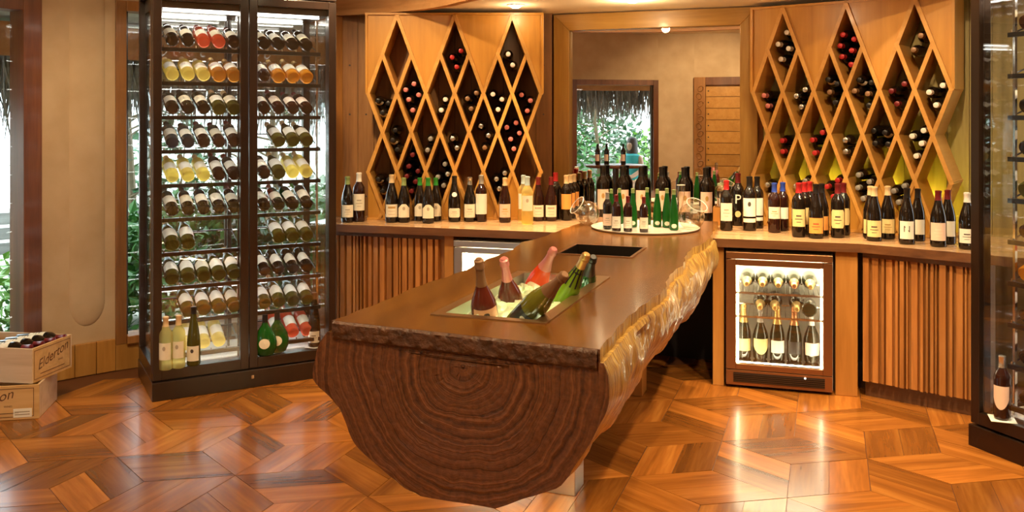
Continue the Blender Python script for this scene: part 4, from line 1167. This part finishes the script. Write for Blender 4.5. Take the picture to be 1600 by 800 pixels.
stand('burgundy','dark','tan','papery', 1360, 374, 293, 'tan-capped dark bottle, rear left of three on right counter', GR, lz=(.03,.11))
stand('burgundy','dark','tan','papery', 1387, 375, 293, 'tan-capped dark bottle, right of three on right counter', GR, lz=(.035,.115), style='lines', ink='inkgold')
stand('burgundy','dark','tan','papery', 1366, 378, 294, 'tan-capped dark bottle, front of three on right counter', GR, lz=(.025,.115), style='lines', ink='ink')
stand('burgundy','dark','black','paper', 1434, 378, 297, 'dark bottle behind the one lettered N', GR, lz=(.04,.125))
stand('burgundy','dark','black','paperw', 1417, 383, 296, 'dark bottle with white label lettered with a tall N', GR, lz=(.03,.125), half=.95, style='text:N')
stand('burgundy','dark','darkred','paperw', 1481, 383, 299, 'dark bottle behind the landscape-label bottle', GR, lz=(.045,.13))
stand('burgundy','dark','darkred','paperp', 1466, 387, 300, 'dark bottle with pale landscape label on the right counter', GR, lz=(.035,.13), style='lines', ink='paper')
stand('burgundy','dark','white','paperw', 1511, 391, 303, 'white-capped dark bottle next to the right glass cabinet', GR, lz=(.035,.11), style='lines', ink='ink')

# ------------------------------------------------------------------ round tray with half bottles
P = at(1008, 355.5, .925)
TZ = .9205
tray = thing('round_tray', 'large round white tray on the far end of the island', 'tray', (P.x, P.y, TZ))
MB().lathe([(0,0),(.31,0),(.325,.004),(.33,.012),(.326,.013),(.318,.007),(0,.006)], 48).build('plate', plain('tray white', (.8,.76,.66), .15, .1), tray)
GT = 'half bottles on the round tray'
tz = TZ + .0066
for k, (kind, g, c, lb, u, v, tp, ds) in enumerate((
 ('flute','green','lgreen',None, 955, 352, 298, 'slim green half bottle at far left of the round tray'),
 ('flute','green','lgreen',None, 968, 351, 296, 'slim green half bottle behind the left red-capped one'),
 ('flute','green','lgreen','paper', 989, 356, 296, 'slim green half bottle left of the middle red-capped one'),
 ('flute','green','lgreen',None, 1011, 352, 295, 'slim green half bottle behind the foremost red-capped one'),
 ('flute','green','lgreen','paper', 1027, 356, 297, 'slim green half bottle right of the foremost red-capped one'),
 ('flute','green','lgreen','paper', 1042, 357, 296, 'slim green half bottle with oval label second from the right'),
 ('flute','green','lgreen','paper', 1053, 361, 298, 'slim green half bottle at the right of the round tray'),
 ('bordeaux','dark','grey','paperp', 949, 359, 302, 'grey-capped dark half bottle at left of the round tray'),
 ('bordeaux','darkred','darkred','paperw', 963, 363, 306, 'red-capped half bottle, left of three on round tray'),
 ('bordeaux','darkred','darkred','paperw', 981, 363, 308, 'red-capped half bottle, middle of three on round tray'),
 ('bordeaux','darkred','darkred','paper', 1006, 364, 309, 'red-capped half bottle, foremost of three on round tray'))):
    P = at(u, v-1.5, tz); H = (v-tp)*(-sn*P.x+cs*P.y)/FPX
    kw = dict(lz=(.02,.055), half=.6, shape='round') if kind == 'flute' else dict(lz=(.03,.125), half=1.1, style='lines', ink='inkgrey')
    bottle(kind, g, c, lb, ds, (P.x, P.y, tz), (0,0,R(12)), GT, scale=max(.66, min(.85, H/PROF[kind][-1][1])), **kw)

# balloon glasses lying tilted at both sides of the tray
def balloon(u, v, z, r, tip, desc):
    P = at(u, v, z); ax = Vector(tip).normalized()
    t = thing('balloon_glass', desc, 'glass', (P.x, P.y, z + r), rot=ax.to_track_quat('Z','Y').to_euler(), group='tilted balloon glasses by the tray')
    prof = [(0,-r)] + [(r*math.sin(R(a)), -r*math.cos(R(a))) for a in range(15, 136, 10)] + [(r*.70, r*.78), (r*.72, r*.95), (r*.80, r*1.15)]
    MB().lathe(prof, 32).build('bowl', M['clear'], t)
    MB().tube([(r*.80*math.cos(R(a)), r*.80*math.sin(R(a)), r*1.15) for a in range(0, 361, 12)], .0022, 6, cap=False).build('rim', M['glassrim'], t)
M['glassrim'] = plain('highlit glass rim', (.9,.85,.75), .05, 0, coat=1, trans=.25)  # whitish colour puts the bright edge highlight into the clear rim
lft = Vector((*loc(-.8, -.25), .62)); rgt = Vector((*loc(.25, -.45), .75))
balloon(918, 352, .9205, .077, lft, 'clear balloon glass tilted left beside the round tray')
balloon(1080, 359, .9205, .080, rgt, 'clear balloon glass tilted right beside the round tray')
# tall flute vase, steel cup with openers, small wooden box
P = at(1064, 347, .9205)
t = thing('flute_glass', 'tall clear champagne flute right of the green half bottles', 'glass', (P.x, P.y, .9205))
MB().lathe([(0,0),(.032,.002),(.006,.008),(.004,.09),(.012,.11),(.022,.15),(.027,.2),(.027,.24)], 24).build('bowl', M['clear'], t)
MB().tube([(.027*math.cos(R(a)), .027*math.sin(R(a)), .24) for a in range(0, 361, 15)], .0016, 5, cap=False).build('rim', M['glassrim'], t)
P = at(980, 346, .8803)
P = on_plane(1128, 345, (0, 6.12, 0), (0,1,0))
wb = thing('wooden_box', 'small open wooden box between the magnums and red-capped bottle', 'box', (P.x, P.y, .8803), R(3))
for a_, b_ in (((-.055,-.05,0),(.055,-.042,.12)), ((-.055,.042,0),(.055,.05,.12)), ((-.055,-.042,0),(-.047,.042,.12)), ((.047,-.042,0),(.055,.042,.12)), ((-.047,-.042,0),(.047,.042,.008))):
    boxp('board', a_, b_, M['oak'], wb)
cup = thing('steel_cup', 'steel cup of black-handled openers standing in the wooden box', 'cup', (P.x, P.y, .8885))
MB().lathe([(0,0),(.028,0),(.034,.17),(.036,.172),(.033,.172),(.026,.006),(0,.006)], 20).build('cup_wall', M['chrome'], cup)
for k, (dx, dy) in enumerate(((-.02,0), (.018,.008), (.002,-.018))):
    MB().tube([(dx*.3, dy*.3, .02), (dx, dy, .16), (dx*1.5, dy*1.5, .215)], [.004, .006, .009], 7).build('opener_handle', M['blackrail'], cup)

# ------------------------------------------------------------------ wooden wine crates
M['pine'] = wood('pale pine', (.50,.33,.19), (.62,.44,.28), (.70,.52,.35), 'x', .9, rough=.55, tint=.04, bump=.04)
M['pineend'] = wood('golden pine', (.50,.29,.10), (.62,.38,.15), (.70,.46,.21), 'x', .9, rough=.5, tint=.04, bump=.04)
M['brand'] = plain('burnt brand', (.13,.055,.02), .7)
def crate(label, corner, ang, z, L, D, H, face_text, brand_side):
    """corner = nearest lower corner; x runs back-left along the long side, local frame: x to the right"""
    t = thing('wine_crate', label, 'crate', (corner[0], corner[1], z), R(ang))
    th = .011
    boxp('front_board', (-L, 0, 0), (0, th, H), M['pineend'] if brand_side == 'front' else M['pine'], t, .0015)
    boxp('back_board', (-L, D-th, 0), (0, D, H), M['pine'], t, .0015)
    e = boxp('end_board', (-th, th, 0), (0, D-th, H), M['pineend'] if brand_side == 'end' else M['pine'], t, .0015)
    boxp('end_board', (-L, th, 0), (-L+th, D-th, H), M['pine'], t, .0015)
    boxp('bottom_board', (-L+th, th, 0), (-th, D-th, .01), M['pine'], t)
    # branded frame line and lettering
    W = L if brand_side == 'front' else D
    holder = thing('branding', None, None); holder.parent = t
    if brand_side == 'front': holder.location = (-L/2, -.0006, H/2)
    else: holder.location = (.0006, D/2, H/2); holder.rotation_euler = (0, 0, R(90))
    fw, fh = W*.45, H*.42
    for (x0, z0, x1, z1) in ((-fw, fh-.003, fw, fh), (-fw, -fh, fw, -fh+.003), (-fw, -fh, -fw+.003, fh), (fw-.003, -fh, fw, fh)):
        boxp('brand_line', (x0, -.0004, z0), (x1, 0, z1), M['brand'], holder)
    vs_, fs = text_mesh(face_text, H*.40, .45)
    rt = R(14); 
    MB().add([((x*math.cos(rt)-y*math.sin(rt))*1.0, -.0008, (x*math.sin(rt)+y*math.cos(rt))*1.0 + H*.10) for x, y, _ in vs_], fs).build('lettering', M['brand'], holder)
    for txt, zz, sz, xx in (('WINES', -.10, .075, .2), ('ESTATE', -.20, .085, 0)):
        vs_, fs = text_mesh(txt if txt == 'WINES' else '- - - - - - -', H*sz)
        MB().add([(x+W*xx, -.0008, y + H*zz) for x, y, _ in vs_], fs).build('lettering', M['brand'], holder)
    boxp('brand_line', (-W*.3, -.0006, -H*.31), (W*.3, 0, -H*.29), M['brand'], holder)
    return t
c1 = at(61, 654, 0)
crate('lower pale wine crate on the floor with script branding and price sticker', c1, 31.5, .001, .50, .335, .18, 'Elderton', 'front')
t = bpy.data.objects['wine_crate']
boxp('price_sticker', (-.125, -.0012, .012), (-.035, 0, .058), M['paperw'], t)
for k in range(2): boxp('print', (-.118, -.0016, .024+.014*k), (-.045, -.0012, .030+.014*k), M['inkgrey'], t)
c2 = at(50, 600, .182); c2 = Vector((c2.x, c2.y, .182))
cr2 = crate('upper wine crate set askew on the other crate, full of bottles', c2, 10.5, .182, .50, .33, .185, 'Elderton', 'end')
GC = 'bottles lying in the upper crate'
ca, sa = math.cos(R(10.5)), math.sin(R(10.5))
for k in range(5):
    yy = .055 + .056*k*1.0 + .0; xx = -.335 + .012*k
    if k == 4: break
    yy = .05 + .076*k
    px, py = c2.x + ca*xx - sa*yy, c2.y + sa*xx + ca*yy
    bottle('bordeaux', 'dark', 'darkred', 'paper', f'dark bottle with cream label, {NUM[k]} from front in the upper crate', (px, py, .182+.150), (Matrix.Rotation(R(100.5), 3, 'Z') @ Matrix.Rotation(R(84), 3, 'X') @ Matrix.Rotation(R(180), 3, 'Z')).to_euler(), GC, lz=(.085,.18), half=1.1, style='lines', ink='brand' if False else 'ink')

# ------------------------------------------------------------------ things seen in the mirror: bar table by the far window
P = Vector((-2.876, .14))
tb = thing('bar_table', 'round dark bar table by the far window, seen in mirror', 'table', (P.x, P.y, 0))
MB().lathe([(0,.885),(.42,.885),(.43,.895),(.43,.912),(.42,.92),(0,.92)], 36).build('table_top', M['jamb'], tb)
MB().lathe([(.05,.02),(.045,.885)], 16).build('leg', M['darksteel'], tb)
MB().lathe([(0,0),(.25,0),(.25,.015),(.05,.03)], 28).build('foot', M['darksteel'], tb)
def virt(u, k):
    t = (u-800)/FPX; d = (cs*t - sn, sn*t + cs); return (d[0]*k, 12.70 - d[1]*k)
for i, u in enumerate((934, 948, 974)):
    x, y = virt(u, 12.75)
    bottle('bordeaux', 'dark', 'black', 'paperp', f'dark bottle with pink label, {NUM[i]} from left on the mirrored bar table', (x, y, .9205), (0, 0, R(200)), 'bottles on the bar table in the mirror', half=1.2)

# ------------------------------------------------------------------ outdoors
gr = structure(MB().prism([(-40,-40),(30,-40),(30,40),(-40,40)], -.30, -.12).build('garden_ground', noisy('garden soil and sand', (.42,.40,.33), (.7,.68,.6), 1.2, .9, .2)))
M['whitewash'] = wood('shaded whitewash boards', (.36,.32,.28), (.44,.40,.36), (.5,.46,.42), 'x', .5, rough=.7, tint=.05)  # greyed down: shade under the eave is put into the colour
M['fasciao'] = wood('orange beam', (.34,.11,.025), (.45,.16,.04), (.52,.2,.055), 'x', .8, rough=.5, tint=.1)
M['greywood'] = wood('weathered wood', (.2,.19,.18), (.3,.29,.28), (.4,.39,.38), 'x', .9, rough=.8)
# roof overhang: sloping board soffit, ring beam, rafters, thatch fringe
def ring(mb, a0, a1, r0, z0, r1, z1, th, step=3):
    n = int((a1-a0)/step); vs_, fs = [], []
    for k in range(n+1):
        a = a0 + (a1-a0)*k/n
        for r, z in ((r0, z0), (r1, z1), (r1, z1+th), (r0, z0+th)):
            x, y = circ(a, r); vs_.append((x, y, z))
    for k in range(n):
        b = 4*k
        for i in range(4): fs.append((b+i, b+(i+1)%4, b+4+(i+1)%4, b+4+i))
    mb.add(vs_, fs)
eave = thing('roof_eave', None, None); eave['kind'] = 'structure'
for k in range(7):
    r0 = RR + .12 + .2*k; mb = MB(); ring(mb, 112, 285, r0, 2.52-.045*k, r0+.195, 2.52-.045*(k+1), .02); mb.build('eave_board', M['whitewash'], eave)
mb = MB(); ring(mb, 112, 285, RR+1.05, 2.03, RR+1.12, 2.03, .235); o = structure(mb.build('beam_eave', M['fasciao']))
for a in range(116, 284, 6):
    x0, y0 = circ(a, RR+.13); x1, y1 = circ(a, RR+1.6)
    if 222 < a < 262: MB().tube([(x0,y0,2.47), (x1,y1,2.14)], .045, 4).build('rafter', M['fasciao'], eave)
rnd = random.Random(3); mb = MB()
for k in range(6500):
    a = rnd.uniform(118, 262); r = RR + 1.28 + rnd.uniform(0, .28); L = rnd.uniform(.3, .75)*(1 if rnd.random() < .8 else 1.25)
    x, y = circ(a, r); zt = 2.22 - (r-RR-1.28)*.3
    w = rnd.uniform(.006, .014); ta = rnd.uniform(0, math.pi); dx, dy = w*math.cos(ta), w*math.sin(ta); sx, sy = rnd.uniform(-.12,.12), rnd.uniform(-.12,.12)
    mb.add([(x-dx,y-dy,zt),(x+dx,y+dy,zt),(x+sx*.4+dx,y+sy*.4+dy,zt-L*.5),(x+sx*.4-dx,y+sy*.4-dy,zt-L*.5),(x+sx,y+sy,zt-L)], [(0,1,2,3),(3,2,4)])
mb.build('thatch_fringe', noisy('grey thatch', (.2,.18,.165), (.42,.39,.36), 20, .9, 0), None, label='grey thatch fringe hanging from the roof edge outside the windows', cat='thatch', kind='stuff')
M['leaf1'] = plain('mid green leaf', (.06,.22,.04), .5, coat=.2); M['leaf2'] = plain('light green leaf', (.2,.42,.07), .5, coat=.2); M['leaf3'] = plain('dark green leaf', (.025,.11,.035), .45, coat=.2); M['leaf4'] = plain('pale strap leaf', (.40,.55,.13), .5)
M['stem'] = plain('plant stem', (.16,.11,.06), .8)
def bush(x, y, rx, h, n, ls, mat, seed, label, z0=-.12, grp='garden shrubs outside the windows'):
    rnd = random.Random(seed)
    t = thing('garden_shrub', label, 'shrub', (x, y, z0), group=grp)
    mb = MB()
    for k in range(n):
        a = rnd.uniform(0, 6.28); rr = rx*math.sqrt(rnd.random()); z = h*(1-(rr/rx)**2*.55)*(rnd.random()**.6)
        c = Vector((rr*math.cos(a), rr*math.sin(a), z)); d = Vector((rnd.uniform(-1,1), rnd.uniform(-1,1), rnd.uniform(-.3,.9))).normalized()
        sd = d.cross(Vector((rnd.uniform(-1,1), rnd.uniform(-1,1), 1))).normalized(); L = ls*rnd.uniform(.6,1.3); w = L*.28; up = d.cross(sd)*L*.08
        mb.add([c, c+d*L*.45+sd*w+up, c+d*L, c+d*L*.45-sd*w+up], [(0,1,2),(0,2,3)])
    f = mb.build('foliage', mat, t); f['kind'] = 'stuff'
    for k in range(5):
        a = rnd.uniform(0, 6.28); MB().tube([(0,0,0), (rx*.3*math.cos(a), rx*.3*math.sin(a), h*.45), (rx*.55*math.cos(a), rx*.55*math.sin(a), h*.8)], [.018,.012,.005], 5).build('stem', M['stem'], t)
for i_, (a_, r_) in enumerate(((222, 9.5), (231, 10), (240, 9.6), (249, 10), (168, 10), (182, 9.6))):
    x_, y_ = circ(a_, r_); bush(x_, y_, 1.1, 2.3, 1500, .17, M['leaf3' if i_ % 2 else 'leaf1'], 50+i_, NUM[i_] + ' tall hedge plant in the far row beyond the fences', grp='far hedge plants')
LB = ['bushy mid green shrub outside', 'light green shrub outside', 'dark green shrub outside']
k = 0
WH = ['left of the plaster pier', 'behind the plaster pier', 'just left of the cabinet', 'behind the left cabinet edge', 'behind the left cabinet door', 'behind the cabinet middle', 'behind the right cabinet door', 'near the plank wall', 'beyond the far left shrubs', 'beyond the cabinet shrubs', 'under the far eave', 'by the mirrored window', 'right in the mirrored window', 'left in the mirrored window', 'far in the mirrored window']
for i, (a, r, rx, h, n, ls, m_) in enumerate(((172, 5.1, .55, .75, 900, .09, 1), (163, 5.3, .6, .8, 900, .10, 0), (152, 5.2, .6, .75, 900, .10, 1), (146, 5.5, .5, .95, 1500, .11, 0), (139, 5.3, .6, 1.1, 1700, .12, 0), (132, 5.4, .55, 1.15, 1700, .12, 2),
     (126, 5.6, .6, 1.1, 1700, .12, 0), (118, 5.7, .6, 1.2, 800, .12, 2), (178, 7.4, .8, 1.4, 900, .13, 2), (136, 7.8, .7, 1.9, 700, .14, 2), (205, 5.4, .7, 1.0, 700, .12, 0), (232, 5.7, .6, 1.3, 800, .1, 0), (252, 6.3, .6, 1.5, 900, .1, 1), (226, 6.6, .8, 1.7, 800, .12, 2), (240, 7.6, 1.2, 2.2, 900, .14, 0))):
    x, y = circ(a, r); bush(x, y, rx, h, n, ls, M['leaf%d' % (m_+1)], i, LB[m_ if m_ < 3 else 0].replace('light green shrub', 'light green leafy shrub') + ' ' + WH[i])
# small trees with open branches in front of the bright background
def sapling(x, y, seed, label, h=2.2):
    rnd = random.Random(seed); t = thing('garden_tree', label, 'tree', (x, y, -.12), group='saplings outside the windows')
    mb = MB(); mb.tube([(0,0,0),(.05,.02,h*.4),(-.03,.05,h*.75),(.02,0,h)], [.05,.04,.03,.015], 7); mb.build('trunk', M['stem'], t)
    lf = MB()
    for k in range(16):
        a = rnd.uniform(0, 6.28); z = h*rnd.uniform(.35, .95); L = rnd.uniform(.5, .95); e = Vector((L*math.cos(a), L*math.sin(a), z + rnd.uniform(.0,.35)))
        MB().tube([(0,0,z), e*.5 + Vector((0,0,z*.5+.05)), e], [.012,.008,.003], 5).build('branch', M['stem'], t)
        for q in range(14):
            c = Vector((0,0,z)).lerp(e, rnd.uniform(.35,1.0)) + Vector((rnd.uniform(-.08,.08), rnd.uniform(-.08,.08), rnd.uniform(-.08,.08)))
            d = Vector((rnd.uniform(-1,1), rnd.uniform(-1,1), rnd.uniform(-.8,.4))).normalized(); sd = d.cross(Vector((0,.2,1))).normalized(); l_ = rnd.uniform(.1,.17); w = l_*.33
            lf.add([c, c+d*l_*.5+sd*w, c+d*l_, c+d*l_*.5-sd*w], [(0,1,2),(0,2,3)])
    f = lf.build('foliage', M['leaf3'], t); f['kind'] = 'stuff'
sapling(*circ(173, 6.1), 1, 'open-branched sapling with dark leaves outside the far left window')
sapling(*circ(141, 6.3), 2, 'open-branched sapling outside behind the left cabinet door')
sapling(*circ(129, 6.4), 4, 'open-branched sapling outside behind the right cabinet door')
sapling(*circ(245, 7.0), 5, 'open-branched sapling seen through the mirrored window')
# strap-leaved plant at the far left pane
x, y = circ(171.5, 4.25)
sp = thing('strap_leaf_plant', 'pale green strap-leaved plant just outside the far left window', 'plant', (x, y, -.12))
rnd = random.Random(12)
for k in range(9):
    a = R(rnd.uniform(-100, 100)) + R(80); L = rnd.uniform(.9, 1.35); vs_, fs = [], []
    for i in range(9):
        s = i/8; c = Vector((math.cos(a)*L*.55*s, math.sin(a)*L*.55*s, L*(1.05*s - .35*s*s*s))); w = .035*math.sin(math.pi*min(1, s*.9+.08)); sd = Vector((-math.sin(a), math.cos(a), .2))*w
        vs_ += [c-sd, c+sd]
    for i in range(8): fs.append((2*i, 2*i+1, 2*i+3, 2*i+2))
    MB().add(vs_, fs, 0, True).build('leaf', M['leaf4'], sp)
# weathered low fence
for nm, (a0_, a1_, r_), lb in (('garden_fence', (124, 186, 7.1), 'weathered grey low plank fence beyond the garden shrubs'), ('garden_fence', (222, 256, 8.2), 'weathered grey fence seen through the mirrored window')):
    t = thing(nm, lb, 'fence'); n = int((a1_-a0_)/4)
    for k in range(n):
        A = Vector(circ(a0_+4*k, r_)); B_ = Vector(circ(a0_+4*k+4, r_)); d = B_-A
        for z in (.32, .46, .60):
            MB().box((0, -.015, z), (d.length, .015, z+.11)).build('fence_board', M['greywood'], t, loc_=(A.x, A.y, 0), rot=(0,0,math.atan2(d.y, d.x)))
        boxp('fence_post', (A.x-.03, A.y-.03, -.2), (A.x+.03, A.y+.03, .75), M['greywood'], t)

# person in teal sitting outside the far window, seen in the mirror
x, y = virt(986, 15.3)
per = thing('person', 'person with long dark hair in a teal top, seen in mirror', 'person', (x, y, -.12))
per.rotation_euler = (0, 0, R(200))
def skin(name, V, E, Rd, mat, root, sub=2):
    me = bpy.data.meshes.new(name); me.from_pydata(V, E, []); me.materials.append(mat)
    o = bpy.data.objects.new(name, me); COL.objects.link(o); o.parent = per
    sk_ = o.modifiers.new('skin', 'SKIN'); 
    for i, r in enumerate(Rd): me.skin_vertices[0].data[i].radius = (r, r) if not isinstance(r, tuple) else r
    me.skin_vertices[0].data[root].use_root = True
    s_ = o.modifiers.new('sub', 'SUBSURF'); s_.levels = sub; s_.render_levels = sub
    for p in me.polygons: p.use_smooth = True
    sk_.use_smooth_shade = True
    return o
V = [(0,0,.60),(0,.02,.78),(0,.03,.98),(0,.01,1.10),(0,-.02,1.18),(0,-.03,1.30),
     (-.17,.02,1.04),(-.22,-.02,.82),(-.16,-.22,.72),(-.13,-.30,.72),(.17,.02,1.04),(.22,-.02,.82),(.16,-.22,.72),(.13,-.30,.72),
     (-.1,-.05,.57),(-.12,-.42,.57),(-.12,-.40,.14),(-.12,-.52,.13),(.1,-.05,.57),(.12,-.42,.57),(.12,-.40,.14),(.12,-.52,.13)]
E = [(0,1),(1,2),(2,3),(3,4),(4,5),(2,6),(6,7),(7,8),(8,9),(2,10),(10,11),(11,12),(12,13),(0,14),(14,15),(15,16),(16,17),(0,18),(18,19),(19,20),(20,21)]
Rd = [(.15,.11),(.12,.09),(.15,.10),.055,.05,(.075,.095),.055,.042,.035,.03,.055,.042,.035,.03,.085,.065,.05,.04,.085,.065,.05,.04]
try:
    me = bpy.data.meshes.new('tmp')
    o = bpy.data.objects.new('body', me); 
    me.from_pydata(V, E, []); COL.objects.link(o); o.parent = per
    me.materials.append(plain('skin tone', (.42,.24,.15), .5))
    sk_ = o.modifiers.new('skin', 'SKIN')
    if not me.skin_vertices: me.attributes
    for i, r in enumerate(Rd): me.skin_vertices[0].data[i].radius = r if isinstance(r, tuple) else (r, r)
    me.skin_vertices[0].data[0].use_root = True
    s_ = o.modifiers.new('sub', 'SUBSURF'); s_.levels = 2; s_.render_levels = 2
    o.name = 'body'
except Exception as ex:
    print('person body', ex)
MB().lathe([(0,1.115),(.05,1.11),(.16,1.07),(.165,.98),(.14,.80),(.165,.62),(.155,.61)], 20).build('teal_top', plain('teal cloth', (.03,.34,.36), .8), per).scale = (1.08, .76, 1)
hr = MB().lathe([(.085,1.02),(.1,1.12),(.098,1.26),(.08,1.35),(.04,1.385),(0,1.39)], 18); hr.build('hair', plain('dark brown hair', (.03,.016,.01), .5), per).location = (0, .035, 0)
st = thing('garden_stool', 'dark outdoor stool under the seated person in mirror', 'stool', (x, y, -.12))
MB().lathe([(0,.43),(.19,.43),(.2,.44),(.2,.46),(0,.47)], 20).build('seat', M['greywood'], st)
for a in range(4): MB().tube([(.15*math.cos(R(45+90*a)), .15*math.sin(R(45+90*a)), .43), (.18*math.cos(R(45+90*a)), .18*math.sin(R(45+90*a)), 0)], .015, 6).build('leg', M['greywood'], st)
